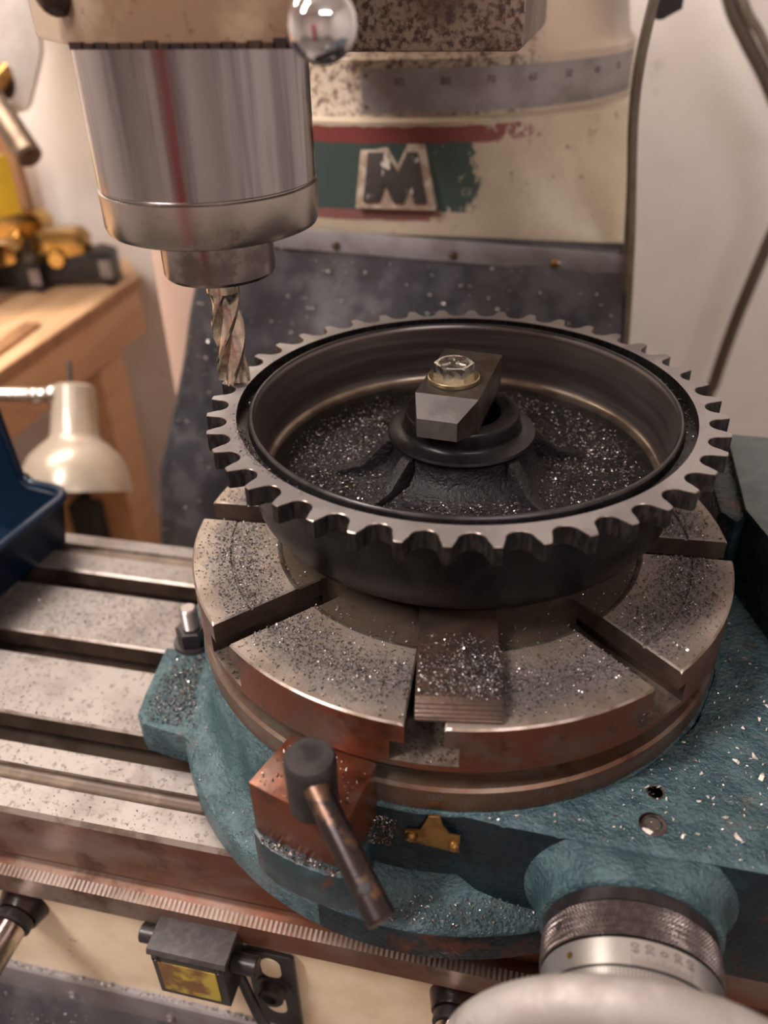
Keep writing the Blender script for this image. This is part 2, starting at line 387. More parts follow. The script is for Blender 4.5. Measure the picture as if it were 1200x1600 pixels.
# limit switch on the saddle front
sw = thing('limit_switch', 'black switch box with grimy yellow label on the cream saddle', 'switch', (-.125, -.1415, -.25))
b = MB()
b.prism([(-.1415, -.2012), (-.166, -.2012), (-.169, -.2055), (-.169, -.246), (-.1415, -.2465)], -.1485, -.1035, axis='X', bev=.0008); b.build('switch_body', 'black_plastic', sw)
b = MB(); b.prism([(-.1405, -.1985), (-.1685, -.2000), (-.1700, -.2040), (-.1405, -.2025)], -.1505, -.1015, axis='X', bev=.0008)
b.prism([(-.1375, -.1965), (-.1415, -.1965), (-.1415, -.1995), (-.1375, -.1995)], -.1525, -.1005, axis='X', bev=.0005)
b.build('cover', 'grey_plastic', sw)
b = MB(); b.box(-.1445, -.1085, -.1697, -.1690, -.2405, -.2105); b.build('label_plate', 'sticker', sw, smooth=False)
b = MB(); b.cyl((-.1485, -.153, -.214), (-.163, -.153, -.214), .0058, .0058, 24, .0006); b.build('plunger', 'black_steel', sw)
b = MB(); b.cyl((-.1035, -.157, -.217), (-.088, -.157, -.217), .0058, .0058, 24, .0006); b.build('plunger', 'black_steel', sw)
for x in (-.1455, -.1065):
    b = MB(); b.lathe([(.0022, 0), (.002, .0012), (.0012, .0012), (.001, .0006), (0, .0006)], 12, rot_to((x, -.1690, -.2072), (0, -1, 0))); b.build('screw', 'black_steel', sw)
b = MB()   # slotted mounting plate
b.prism([(-.102, -.2255), (-.0735, -.2255), (-.0715, -.2275), (-.0715, -.312), (-.102, -.312)], -.1445, -.1415, axis='Y', bev=.0006)
b.build('mounting_plate', 'black_steel', sw)
b = MB()
b.prism([(-.166, -.232), (-.149, -.232), (-.149, -.268), (-.160, -.268), (-.166, -.262)], -.1445, -.1415, axis='Y', bev=.0006)
b.build('mounting_ear', 'black_steel', sw)
for zc in (-.2405, -.2835):
    b = MB(); b.prism([(-.0865+.0065*math.cos(a), zc+(.004 if math.sin(a) > 0 else -.004)+.0065*math.sin(a)) for a in [2*PI*k/20 for k in range(20)]], -.1450, -.1446, axis='Y')
    b.build('slot', 'cream_saddle', sw, smooth=False)
b = MB(); q = rot_to((-.0865, -.1445, -.262), (0, -1, 0))
b.lathe([(.0115, 0), (.0115, .0015), (.0085, .0018), (.0085, .008), (.0075, .009), (.0045, .009), (.0042, .004), (0, .004)], 6*5, q); b.build('socket_screw', 'black_steel', sw)
b = MB(); b.tube([(-.106, -.150, -.2450), (-.102, -.153, -.250), (-.098, -.156, -.258), (-.092, -.160, -.270), (-.083, -.164, -.284), (-.070, -.168, -.297), (-.055, -.172, -.312), (-.04, -.176, -.33)], .0032, 12)
tag(b.build('switch_cable', 'black_plastic'), 'thin black cable leaving the switch box downwards', 'cable')

# slotted table
tab = thing('milling_table', 'long bare iron milling table with T slots, left of the rotary table', 'table', (-.13, 0, -.184))
prof = [(-.1380, -.184), (-.1380, -.1425), (-.1355, -.1400), (-.1185, -.1400)]
for k in range(9):
    a = PI*k/8; prof.append((-.1115-.006*math.cos(a), -.1400-.0045*math.sin(a)))
def tslot(yc, hw=.0105):
    c = .0012
    return [(yc-hw-c, -.140), (yc-hw, -.1412), (yc-hw, -.1545), (yc-hw-.0075, -.1545), (yc-hw-.0075, -.1655), (yc+hw+.0075, -.1655), (yc+hw+.0075, -.1545), (yc+hw, -.1545), (yc+hw, -.1415), (yc+hw+.0015, -.140)]
for yc in (-.079, -.004, .0715): prof += tslot(yc)
for k in range(9):
    a = PI*k/8; prof.append((.1105-.006*math.cos(a), -.1400-.0045*math.sin(a)))
prof += [(.1295, -.1400), (.1315, -.142), (.1315, -.184)]
b = MB(); b.prism(prof, -.60, .62, axis='X')
for f in b.bm.faces:
    f.normal_update(); c = f.calc_center_median()
o_faces = [(f, f.calc_center_median()) for f in b.bm.faces]
bmesh.ops.recalc_face_normals(b.bm, faces=b.bm.faces[:])
for f, c in o_faces:
    f.normal_update()
    if abs(f.normal.x) > .9: continue
    if f.normal.y < -.9 and c.y < -.13: f.material_index = 1
    elif c.z < -.1421 and abs(c.y) < .12: f.material_index = 2
    elif abs(f.normal.z) < .9 and c.z > -.1426: f.material_index = 3
b.build('table_slab', ['table_iron', 'table_front', 'slot_dark', 'edge'], tab, recalc=False)

# column with turret
colm = thing('milling_machine', 'cream milling machine with worn striped column, M emblem and polished quill', 'machine', (-.137, .6, -1.1))
knee.build('knee', 'cream_saddle', colm)
XC, YC = -.133, .5738
def yc_at(x, R): return YC - math.sqrt(max(R*R-(x-XC)**2, .0001))
rows = []
for z, k in ((-1.10, 0), (-.30, 0), (.0, 0), (.066, 0), (.09, .25), (.125, .6), (.155, .95), (.162, 1.0), (.1645, 1.03)):
    row = []
    R = .2300 if k < 1.02 else .2215
    kk = min(k, 1)
    row.append(Vector((-.365, .82, z)))
    for i in range(41):
        x = -.365+.455*i/40
        xx = max(min((x+.1375)/.2275, 1), -1)
        rnd = .012*abs(xx)**14
        yf = .360+rnd
        yr = yc_at(XC+(x-XC)*.955, R)
        row.append(Vector((x, yf*(1-kk)+max(yr, .34)*kk, z)))
    row.append(Vector((.090, .82, z)))
    rows.append(row)
b = MB(); g = b.grid(rows); b.face(g[-1])
for f in b.bm.faces:
    if f.calc_center_median().x < -.258: f.material_index = 1
b.build('column_body', ['column', 'cream_flank'], colm, angle=40)
b = MB()
b.lathe([(.2215, .160), (.2190, .1655), (.2190, .207), (.2165, .2095), (.212, .215), (.206, .25), (.198, .30), (.18, .36)], 128, Matrix.Translation((XC, YC, 0)))
b.build('turret', 'turret', colm)
# engraved swivel scale
def on_scale(th, z, R=.2199): return Vector((XC+R*math.sin(th), YC-R*math.cos(th), z))
t0 = math.radians(6.86)
def strip_grid(bm, th0, th1, z0, z1, R, n):
    bm.grid([[on_scale(th0+(th1-th0)*i/n, z0, R) for i in range(n+1)], [on_scale(th0+(th1-th0)*i/n, z1, R) for i in range(n+1)]])
b = MB()
th0, th1 = t0-math.radians(8.2), t0+math.radians(72)
n = 48
rows = [[on_scale(th0+(th1-th0)*i/n, z, R) for i in range(n+1)] for z, R in ((.1672, .2188), (.1672, .2202), (.2005, .2202), (.2005, .2188))]
b.grid(rows); sc = b.build('scale_plate', 'strip', colm)
for k in range(7):
    th = t0+math.radians(10*k)
    text_mesh(str(90-10*k), .0085, lambda x, y, th=th: on_scale(th+x/.2203, .1905+y, .2204), 'numeral', 'ink', sc)
b = MB()
for k in range(-4, 71):
    th = t0+math.radians(k); hh = .0095 if k % 10 == 0 else (.0075 if k % 5 == 0 else .0055)
    b.grid([[on_scale(th-.0009, .1685, .2204), on_scale(th+.0009, .1685, .2204)], [on_scale(th-.0009, .1685+hh, .2204), on_scale(th+.0009, .1685+hh, .2204)]])
tk = b.build('tick_marks', 'faint_ink', sc, smooth=False)
for z in (.172, .1955):
    b = MB(); p = on_scale(t0-math.radians(7.2), z, .2200); b.lathe([(.0018, 0), (.0015, .0012), (0, .0015)], 12, rot_to(p, (0, -1, 0))); b.build('rivet', 'rust_band', sc)
# emblem: a raised M on a cream border
def yfront(x, z):
    z = max(z, .066); pts = ((.066, 0), (.09, .25), (.125, .6), (.155, .95), (.162, 1.0))
    for (a, ka), (c_, kc) in zip(pts[:-1], pts[1:]):
        if a <= z <= c_: k = ka+(kc-ka)*(z-a)/(c_-a); break
    return .36*(1-k)+max(yc_at(XC+(x-XC)*.955, .23), .34)*k
em = MB()
EX, EZ = -.1095, .118
Mo = [(-.033, -.024), (-.0265, .0235), (-.008, .0235), (.003, .004), (.013, .0245), (.0235, .0245), (.033, -.0235), (.0205, -.0245), (.0155, -.008), (.009, -.0245), (-.001, -.0245), (-.010, -.006), (-.0165, -.024)]
big = [(-.036, -.0265), (-.029, .026), (-.0065, .026), (.003, .010), (.011, .027), (.026, .027), (.036, -.0265)]
em.prism([(EX+x, EZ+z) for x, z in big], .3475, .366, axis='Y', bev=.001)
emb = em.build('emblem_plate', mat('chipped_cream_border', (.55, .46, .36), (.35, .25, .18), 90, rough=.5, bump=.4), colm)
em = MB(); em.prism([(EX+x*.86, EZ+z*.86) for x, z in Mo], .345, .3476, axis='Y', bev=.0006)
em.build('emblem_letter', mat('chipped_charcoal_paint', (.05, .042, .04), (.62, .56, .48), 55, th=(.58, .61), rough=.45, bump=.3), emb)
# left flank slides with punched strip
b = MB(); b.box(-.3, -.272, .352, .360, -.6, .12, bev=.001); wy = b.build('way_strip', 'strip', colm)
b = MB()
for i in range(40):
    for j in range(3):
        x, z = -.294+j*.008, -.25+i*.009
        b.box(x-.0012, x+.0012, .3515, .3522, z-.0015, z+.0015)
b.build('punched_hole', 'ink', wy, smooth=False)['kind'] = 'stuff'

# rubber way cover
cov = thing('way_cover', 'black rubber sheet hung from a metal strip on the column', 'cover', (-.06, .35, .05))
rows = []
NR, NCc = 44, 90
for i in range(NR+1):
    s_ = i/NR
    z = .069-.36*s_
    y = .3515-.112*(s_**1.1)-.0
    xl = -.292-.055*min(s_*1.6, 1)+(.0 if s_ > .12 else .0)
    xr = .0965+.015*s_
    row = []
    for j in range(NCc+1):
        q = j/NCc; x = xl+(xr-xl)*q
        am = .016*min(s_*4, 1)*(1-.75*q)
        wv = am*(math.sin(x*38+s_*2.2)+.6*math.sin(x*71+1.3+s_*3.1)+.5*math.sin(x*17-s_*5))*.55
        wv += .006*noise.noise(Vector((x*14, z*14, 3.1)))*min(s_*4, 1)
        row.append(Vector((x, y-wv, z)))
    rows.append(row)
b = MB(); b.grid(rows); o = b.build('rubber_sheet', 'rubber', cov, angle=180)
md = o.modifiers.new('thickness', 'SOLIDIFY'); md.thickness = .002; md.offset = 1
b = MB()
hh = .0093
pts = [(-.30, .0635-hh), (-.30, .0635+hh)]
def zline(x): return .0635-(x+.225)*.037
out = [(-.30, zline(-.30)+hh)] + [(x, zline(x)+hh) for x in (-.2, -.1, 0, .085)]
for k in range(7):
    a = PI/2-PI*k/6; out.append((.0865+.0075*math.cos(a), zline(.09)+(hh-.0002)*math.sin(a)))
out += [(x, zline(x)-hh) for x in (.085, 0, -.1, -.2, -.30)]
b.prism(out, .3455, .3505, axis='Y', bev=.0006); stp = b.build('retaining_strip', 'strip', cov)
for x, mm in ((-.272, 'dull_steel'), (-.1647, 'dull_steel'), (-.0564, 'dull_steel'), (.033, 'brass')):
    b = MB(); b.lathe([(.0042, 0), (.0040, .001), (.0028, .0026), (.001, .003), (0, .003)], 18, rot_to((x, .3456, zline(x)-.003), (0, -1, 0))); b.build('screw', mm, stp)

# ------------------------------------------------------------------ head and quill
hd = colm
b = MB()
hp = [(-.160, -.0375), (-.150, -.0415), (-.052, -.0415), (-.045, -.03), (-.06, 0), (-.09, .115), (-.205, .115), (-.205, .006), (-.168, -.030)]
b.prism(hp, .2455, .36, bev=.0025); b.build('head_casting', 'cream_dirty', hd)
b = MB()
for i in range(20):
    x = -.160+.104*i/19; h = .001+.0035*abs(noise.noise(Vector((x*90, 0, 1))))*(1.2 if i > 15 else .5)
    b.box(x, x+.0062, -.0421, -.0405, .2450, .2462+h)
b.build('paint_chips', 'grime', hd, smooth=False)
Q = Matrix.Translation((-.133, .0171, 0))
b = MB(); b.lathe([(.0535, .30), (.0535, .1845), (.0528, .1838)], 128, Q); ql = b.build('quill', 'quill', hd)
b = MB(); b.lathe([(.0525, .1838), (.0525, .1832), (.0540, .1826), (.0540, .1660), (.0528, .1632), (.050, .162), (.028, .162)], 128, Q); b.build('quill_nut', 'quill_ring', hd)
b = MB(); b.lathe([(.0292, .1625), (.0292, .1390), (.0280, .1372), (.0262, .1372), (.0255, .139), (.012, .139), (.0095, .1372), (.0095, .14)], 96, Q); b.build('spindle_nose', 'nose', hd)
b = MB(); b.sphere((-.165, -.036, .2645), .0085, 24); b.cyl((-.165, -.036, .2645), (-.158, -.03, .30), .006, .006, 16); b.build('oil_cup', 'grime', hd)

bl = thing('feed_lever', 'chrome ball ended quill feed lever beside the milling head', 'lever', (-.0355, -.03, .262))
b = MB(); b.sphere((-.0444, -.070, .2546), .0127, 48); b.build('ball_knob', 'chrome', bl)
b = MB(); b.tube([(-.0444, -.070, .2646), (-.042, -.0665, .276), (-.035, -.055, .310), (-.03, -.045, .33)], [.0042, .0045, .005, .005], 16); b.cyl((-.03, -.052, .33), (-.03, -.036, .33), .012, .012, 24, .002); b.build('lever_arm', 'chrome', bl)

# end mill
em_ = thing('end_mill', 'four flute steel end mill over the sprocket teeth', 'cutter', (-.1328, .0171, .0745))
b = MB(); b.lathe([(.0088, .1385), (.0088, .1268)], 48, Q); b.build('shank', 'hss', em_)
rows = []; NS, NA = 90, 72
for i in range(NS+1):
    s_ = i/NS; z = .0748+.0525*s_; tw = (z-.0748)*62
    row = []
    run = max(0, (s_-.70)/.30)
    for k in range(NA):
        th = 2*PI*k/NA; ph = (th*4/(2*PI)) % 1.0
        if ph < .16: r = .0089
        elif ph < .24: r = .0089-(ph-.16)/.08*.0046
        elif ph < .70: r = .0043+(ph-.24)/.46*.0022
        else: r = .0065+(ph-.70)/.30*.0024
        r = r*(1-run**2)+.0088*run**2
        row.append(Q @ Vector((r*math.cos(th+tw), r*math.sin(th+tw), z)))
    rows.append(row)
b = MB(); g = b.grid(rows, close=True); b.face(g[0][::-1]); b.face(g[-1]); b.build('flutes', 'hss', em_, angle=28)

# ram knuckle behind the head
b = MB(); b.prism([(-.17, .2310), (.0085, .2310), (.0105, .2335), (.0105, .33), (-.17, .33)], .12, .32, axis='Y', bev=.002)
b.build('ram_bracket', mat('oil_spattered_paint', (.27, .20, .15), (.10, .055, .035), 11, th=(.42, .6), rough=.45, bump=.4, bscale=200, c3=(.05, .025, .018), s3=260, th3=(.42, .62)), colm)
b = MB()
b.prism([(.0955, .2270), (.1015, .2270), (.1165, .2350), (.1165, .30), (.0955, .30)], .47, .53, axis='Y', bev=.001)
tag(b.build('junction_box', 'black_plastic'), 'black electrical box at the top beside the column', 'electrical box')

# ------------------------------------------------------------------ rotary table
rt = thing('rotary_table', 'teal rotary table with slotted round iron top and handwheel, under the sprocket', 'rotary table', (0, 0, ZT))
R = .15; SW = .0175; SW2 = .0310; D0 = -1.5166
prof = [(.0865, -.0010), (.1000, -.0010), (.1012, 0), (.1030, 0.0001), (.1272, 0), (.1277, -.0009), (.1287, -.0009), (.1292, 0), (.1400, 0), (.1490, 0), (.15, -.0009)]
b = MB()
NA = 26
for k in range(8):
    aL = D0+k*PI/4; aR = aL+PI/4
    rows = []
    for (r, z) in prof:
        e = math.asin(SW/2/r); c = .0009/r
        row = []
        a0, a1 = aL+e, aR-e
        angs = [a0, a0+c]+[a0+c+(a1-a0-2*c)*i/NA for i in range(1, NA)]+[a1-c, a1]
        for i, a in enumerate(angs):
            zz = z-.0008 if i in (0, len(angs)-1) else z
            row.append(Vector((r*math.cos(a), r*math.sin(a), zz)))
        rows.append(row)
    g = b.grid(rows, mi=0)
    for A in b.bm.faces[-0:]: pass
    # outer wall
    low = [b._v(Vector((v.co.x, v.co.y, -.0118))) for v in g[-1]]
    for i in range(len(low)-1): b.face((g[-1][i], g[-1][i+1], low[i+1], low[i]), 1)
    # slot side walls
    for side in (0, -1):
        lo = [b._v(Vector((row[side].co.x, row[side].co.y, -.0118))) for row in g]
        for i in range(len(lo)-1): b.face((g[i][side], g[i+1][side], lo[i+1], lo[i]), 2)
    # inner wall + underside
    a0, a1 = aL+math.asin(SW/2/.15), aR-math.asin(SW/2/.15)
    # layer B (T undercut)
    e = math.asin(SW2/2/.15)
    a0, a1 = aL+e, aR-e
    oA = [Vector((.15*math.cos(a0+(a1-a0)*i/20), .15*math.sin(a0+(a1-a0)*i/20), -.0118)) for i in range(21)]
    o0 = [b._v(v) for v in oA]; o1 = [b._v(Vector((v.x, v.y, -.0236))) for v in oA]
    for i in range(20): b.face((o0[i], o0[i+1], o1[i+1], o1[i]), 1)
    e2 = math.asin(SW2/2/.087)
    for aa, ee, sgn in ((aL, e2, 1), (aR, e2, -1)):
        ao = aa+sgn*e; ai = aa+sgn*min(ee, PI/8)
        q = [Vector((.15*math.cos(ao), .15*math.sin(ao), -.0118)), Vector((.087*math.cos(ai), .087*math.sin(ai), -.0118))]
        vv = [b._v(q[0]), b._v(q[1]), b._v(Vector((q[1].x, q[1].y, -.0236))), b._v(Vector((q[0].x, q[0].y, -.0236)))]
        b.face(vv, 2)
    # lips underside
    for aa, sgn in ((aL, 1), (aR, -1)):
        n1 = aa+sgn*math.asin(SW/2/.15); n2 = aa+sgn*e; m1 = aa+sgn*math.asin(SW/2/.087); m2 = aa+sgn*e2
        b.face([b._v(Vector((r*math.cos(a), r*math.sin(a), -.0118))) for r, a in ((.15, n1), (.15, n2), (.087, m2), (.087, m1))], 2)
    # rounded slot end
    cx, cy = .0865*math.cos(aL), .0865*math.sin(aL)
    e = math.asin(SW/2/.0865)
    ar = []
    for i in range(11):
        ph = aL+PI/2+PI*i/10
        ar.append((cx+SW/2*math.cos(ph)*1.0, cy+SW/2*math.sin(ph), ))
    up = [b._v(Vector((x, y, -.0010))) for x, y in ar]; dn = [b._v(Vector((x, y, -.0236))) for x, y in ar]
    for i in range(10): b.face((up[i], up[i+1], dn[i+1], dn[i]), 2)
# centre plateau: fan between sector inner edges and rounded ends
def ring_pt(r, a, z): return Vector((r*math.cos(a), r*math.sin(a), z))
for k in range(8):
    aL = D0+k*PI/4; e = math.asin(SW/2/.0865)
    inner = []
    cx, cy = .0865*math.cos(aL), .0865*math.sin(aL)
    ends = [Vector((cx+SW/2*math.cos(aL-PI/2-PI*i/10), cy+SW/2*math.sin(aL-PI/2-PI*i/10), -.001)) for i in range(11)]
    sect = [ring_pt(.0865, aL+e+(PI/4-2*e)*i/10, -.001) for i in range(11)]
    outer = ends+sect
    base = [ring_pt(.074, math.atan2(v.y, v.x), -.001) for v in outer]
    ga = [b._v(v) for v in outer]; gb = [b._v(v) for v in base]
    for i in range(len(outer)-1): b.face((ga[i], ga[i+1], gb[i+1], gb[i]), 3)
b.lathe([(.074, -.001), (.0735, -.0018), (.030, -.0018), (.028, -.004), (.018, -.004), (.016, -.02)], 96, mats=[4, 3, 4, 3, 2], caps=False)
b.lathe([(.15, -.0236), (.15, -.0272), (.1492, -.028), (.1415, -.028), (.1410, -.0395)], 160, mats=[1, 1, 2, 2], caps=False)  # neck faces coloured dark to paint in the shade of the gap
b.lathe([(0, -.0236), (.15, -.0236)], 160, mats=[5], caps=False)
bmesh.ops.remove_doubles(b.bm, verts=b.bm.verts[:], dist=.00001)
for f in b.bm.faces:
    if f.material_index == 0:
        rr = math.hypot(*f.calc_center_median().xy)
        if rr < .1: f.material_index = 3
        elif rr < .1031: f.material_index = 4
        elif rr > .1491: f.material_index = 4
b.build('slotted_turntable', ['iron_top', 'rust', 'slot_dark', 'iron_smooth', 'edge', 'slot_floor'], rt, angle=38)

b = MB(); b.lathe([(.141, -.0395), (.1485, -.0400), (.15, -.0415), (.15, -.0540), (.1485, -.0555), (.14, -.0555)], 160, mats=[0, 0, 0, 0, 0], caps=False)
sr = b.build('scale_ring', ['rust_band', 'edge'], rt)
b = MB()
for i in range(360):
    a = 2*PI*i/360; hh = .006 if i % 10 == 0 else .0035
    if not (-PI < (a if a < PI else a-2*PI) < 0): continue
    da = .0009
    b.face([b._v(ring_pt(.15015, a-da, -.0538)), b._v(ring_pt(.15015, a+da, -.0538)), b._v(ring_pt(.15015, a+da, -.0538+hh)), b._v(ring_pt(.15015, a-da, -.0538+hh))])
b.build('degree_marks', 'slot_dark', sr, smooth=False)
for i, txt in enumerate(('330', '340', '350', '0', '10', '20', '30', '40')):
    a = math.radians(-75+(i-3)*10)
    text_mesh(txt, .0055, lambda x, y, a=a: ring_pt(.1502, a+x/.15, -.0453+y), 'numeral', 'faint_ink', sr)

# cast base: round body, flange, foot, worm housing, upright side
NB = 180
def sector_r(kind, a):
    """radius of an outline at angle a (deg)"""
    return kind
rows = []
prof = [(.1430, -.0550), (.1500, -.0552), (.1512, -.0570), (.1512, -.088), (.1520, -.100), (.1545, -.108), (.1595, -.1125), (.1660, -.1145), (.1705, -.1160), (.1725, -.1190), (.1725, -.1390), (.165, -.1395)]
b = MB(); b.lathe(prof, NB, caps=False)
# side foot with bolt slot
foot = [(-.10, -.0900), (-.1420, -.0905), (-.1500, -.0845), (-.1800, -.0800), (-.1865, -.0735), (-.1895, -.0560), (-.1950, -.0135), (-.183, -.0135), (-.174, -.0125), (-.169, -.0050), (-.174, .0025), (-.183, .0035), (-.195, .0035), (-.1895, .056), (-.1865, .0735), (-.180, .08), (-.150, .0845), (-.142, .0905), (-.10, .09)]
b.prism(foot, -.1395, -.1145, bev=.0018)
bmesh.ops.recalc_face_normals(b.bm, faces=b.bm.faces[:])
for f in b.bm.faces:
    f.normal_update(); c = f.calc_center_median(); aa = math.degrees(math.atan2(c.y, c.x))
    if abs(f.normal.z) < .5 and -.101 < c.z < -.056 and -104 < aa < -30: f.material_index = 1  # wall under the disc gets the shade-darkened teal
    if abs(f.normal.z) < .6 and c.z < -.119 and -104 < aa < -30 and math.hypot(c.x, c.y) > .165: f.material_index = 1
cb = b.build('cast_base', ['teal', 'teal_greasy_shaded'], rt, angle=50)
# worm housing: flat-topped block with vertical front, rounded edges
b = MB()
hp = [(.020, -.1495), (.045, -.1515), (.070, -.152), (.42, -.152), (.42, .10), (.13, .10), (.145, .02), (.148, -.03), (.135, -.07), (.105, -.108), (.075, -.130), (.045, -.143)]
b.prism(hp, -.1385, -.0548, bev=.0042)
bmesh.ops.recalc_face_normals(b.bm, faces=b.bm.faces[:])
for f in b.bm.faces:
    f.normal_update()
    if f.normal.y < -.75 and abs(f.normal.z) < .5: f.material_index = 1  # front face takes the teal with shade in its colour
hs = b.build('worm_housing', ['teal', 'teal_greasy_shaded'], rt, angle=50)
# boss around the worm shaft, flaring into the housing
WX, WY, WZ = .1049, -.1700, -.0905
q = rot_to((WX, -.150, WZ), (0, -1, 0))
b = MB(); rows = []
for r, t_ in [(.052, -.004), (.0485, .0012), (.0465, .0025), (.0446, .0045), (.0428, .0075), (.0413, .0115), (.0403, .0165), (.0398, .0192), (.0385, .0198), (.012, .0198)]:
    row = []
    for k in range(112):
        a = 2*PI*k/112
        p = Vector((WX+r*math.cos(a), -.150-t_, WZ+r*math.sin(a)))
        cap = -.0562+.0066*max(0, min(1, t_/.0198))
        if p.z > cap-.003:   # blend into the flat housing top
            e_ = p.z-(cap-.003); p.z = cap-.003+.003*(1-math.exp(-e_/.003))
        row.append(p)
    rows.append(row)
b.grid(rows, close=True)
bs = b.build('shaft_boss', 'teal', rt, angle=50)
# upright mounting base at the side
b = MB()
up = [(.1705, -.054), (.1690, -.040), (.1665, -.015), (.1635, -.0015), (.1650, 0), (.235, 0), (.235, -.138), (.172, -.138)]
# outline in plan, chamfered near corner
b.prism([(.1634, .150), (.1634, .054), (.1690, .036), (.1850, -.012), (.235, -.06), (.42, -.06), (.42, .150)], -.1385, -.0005, bev=.0018)
bmesh.ops.recalc_face_normals(b.bm, faces=b.bm.faces[:])
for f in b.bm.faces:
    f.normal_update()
    if f.normal.x < -.6: f.material_index = 1  # inner face toward the disc: shade painted into its colour
b.build('upright_base', ['teal_grey', 'teal_greasy_shaded'], rt, angle=50)
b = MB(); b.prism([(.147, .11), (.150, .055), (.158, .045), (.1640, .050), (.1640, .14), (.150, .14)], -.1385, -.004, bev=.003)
b.build('side_web', 'teal_greasy_shaded', rt, angle=50)  # shaded hollow beside the upright, painted dark

# clamp block with lever
lb = thing('x', '', '', (0, 0, 0)); bpy.data.objects.remove(lb)
b = MB()
th0, th1 = math.radians(-111.6), math.radians(-96.0)
pts = [(.151*math.cos(math.radians(-112.3)), .151*math.sin(math.radians(-112.3)))]
for i in range(9):
    a = th0+(th1-th0)*i/8; pts.append((.1828*math.cos(a), .1828*math.sin(a)))
pts += [(.1490*math.cos(math.radians(-95.2)), .1490*math.sin(math.radians(-95.2))), (.1445*math.cos(math.radians(-103)), .1445*math.sin(math.radians(-103)))]
b.prism(pts, -.0640, -.0302, bev=.0006)
lk = b.build('lock_block', 'rust', rt)
b = MB()
pts = [(.147*math.cos(math.radians(-112.5)), .147*math.sin(math.radians(-112.5)))]
for i in range(9):
    a = math.radians(-112.0)+(math.radians(-94.8)+math.radians(112.0))*i/8
    e = abs(i-4)/4
    pts.append(((.1880-.004*e**4)*math.cos(a), (.1880-.004*e**4)*math.sin(a)))
pts += [(.147*math.cos(math.radians(-94.8)), .147*math.sin(math.radians(-94.8)))]
b.prism(pts, -.0905, -.0642, bev=.002)
b.build('lock_pedestal', ['teal_dark'], rt, angle=45)
b = MB(); q = Matrix.Translation((-.0352, -.1748, 0))
b.lathe([(.0100, -.0302), (.0108, -.0295), (.0112, -.004), (.0109, -.0012), (.0100, .0004), (0, .0004)], 48, q)
b.build('lock_hub', 'black_steel', lk, angle=25)
b = MB()
p0, p1 = Vector((-.0322, -.1805, -.0085)), Vector((.0052, -.2203, -.0300))
b.cyl(p0, p1, .0057, .0060, 32, .0007)
b.build('lock_handle', 'rod', lk)
d = (p1-p0).normalized(); pc = p0+d*((p1-p0).length-.0125)
nrm = (Vector((0.0503, -0.3902, 0.2715))-pc); nrm = Vector((-.05, -.35, 1)); nrm = (nrm-d*nrm.dot(d)).normalized()
b = MB(); q = rot_to(pc+nrm*.0054, nrm); b.lathe([(.0027, .0002), (.0024, .0009), (.0020, .0010), (0, .0009)], 24, q, caps=False)
b.build('cross_hole', 'ink', lk)

# brass pointer
b = MB()
po = [(.0003, -.0752), (.0003, -.0675), (.0070, -.0660), (.0100, -.0585), (.0112, -.0545), (.0168, -.0532), (.0180, -.0590), (.0215, -.0650), (.0262, -.0655), (.0262, -.0770), (.0190, -.0768)]
b.prism(po, -.1537, -.1522, axis='Y', bev=.0002); pt = b.build('pointer_plate', 'brass', rt)
for x, z in ((.0034, -.0705), (.0235, -.0722)):
    b = MB(); b.lathe([(.0030, 0), (.0028, .0012), (.0016, .0024), (0, .0026)], 20, rot_to((x, -.1537, z), (0, -1, 0))); b.build('screw', 'brass', pt)
# plugs in the housing top
b = MB(); b.lathe([(.0062, 0), (.0062, .0006), (.0054, .0010), (.0042, .0010), (.0036, -.0004), (.0034, .0002), (0, .0002)], 30, Matrix.Translation((.1109, -.1366, -.0549))); b.build('socket_plug', 'nose', rt)
b = MB(); b.lathe([(.0044, 0), (.0042, .0003), (.0036, .0003), (.0034, .0001), (0, .0001)], 30, Matrix.Translation((.1129, -.1181, -.0549))); b.build('oil_hole', 'slot_dark', rt)

# worm shaft dial and handwheel (axis along -Y)
def AX(y): return rot_to((WX, y, WZ), (0, -1, 0))
RC = .0374
b = MB(); b.lathe([(.03, 0), (RC-.0004, 0), (RC, .0004), (RC, .0060), (RC-.0008, .0064), (.03, .0064)], 96, AX(-.1702), caps=False); b.build('collar', 'black_steel', rt)
NK = 132; NI = 46; NS4 = NK*6
b = MB(); q = AX(-.1768)
rows = []
for i in range(NI+1):
    s_ = i/NI*.0148; row = []
    for k in range(NS4):
        th = 2*PI*k/NS4
        u = th*NK/2/PI+s_/.0017; v = th*NK/2/PI-s_/.0017
        hgt = 0 if i in (0, NI) else .0019*min(abs((u % 1)-.5), abs((v % 1)-.5))
        r = RC-.0002+hgt
        row.append(q @ Vector((r*math.cos(th), r*math.sin(th), s_)))
    rows.append(row)
b.grid(rows, close=True); b.build('knurled_ring', 'knurl', rt, smooth=False)
for ang in (148, 22):
    a = math.radians(ang)
    pz = Vector((WX+RC*math.cos(a), -.1835, WZ+RC*math.sin(a)))
    b = MB(); b.lathe([(.0019, .0004), (.0015, .0005), (.0013, 0), (0, 0)], 16, rot_to(pz, (math.cos(a), 0, math.sin(a)))); b.build('set_screw', 'black_plastic', rt)
b = MB(); b.lathe([(.03, .0), (RC-.0006, 0), (RC-.0002, .0005), (RC-.0002, .0112), (RC-.0006, .0117), (.03, .0117)], 128, AX(-.1925), caps=False, mats=[0, 0, 0, 1, 1]); dl = b.build('vernier_ring', ['satin', 'ink'], rt)
def on_dial(a, y, r=RC-.0001): return Vector((WX+r*math.sin(a), y, WZ+r*math.cos(a)))
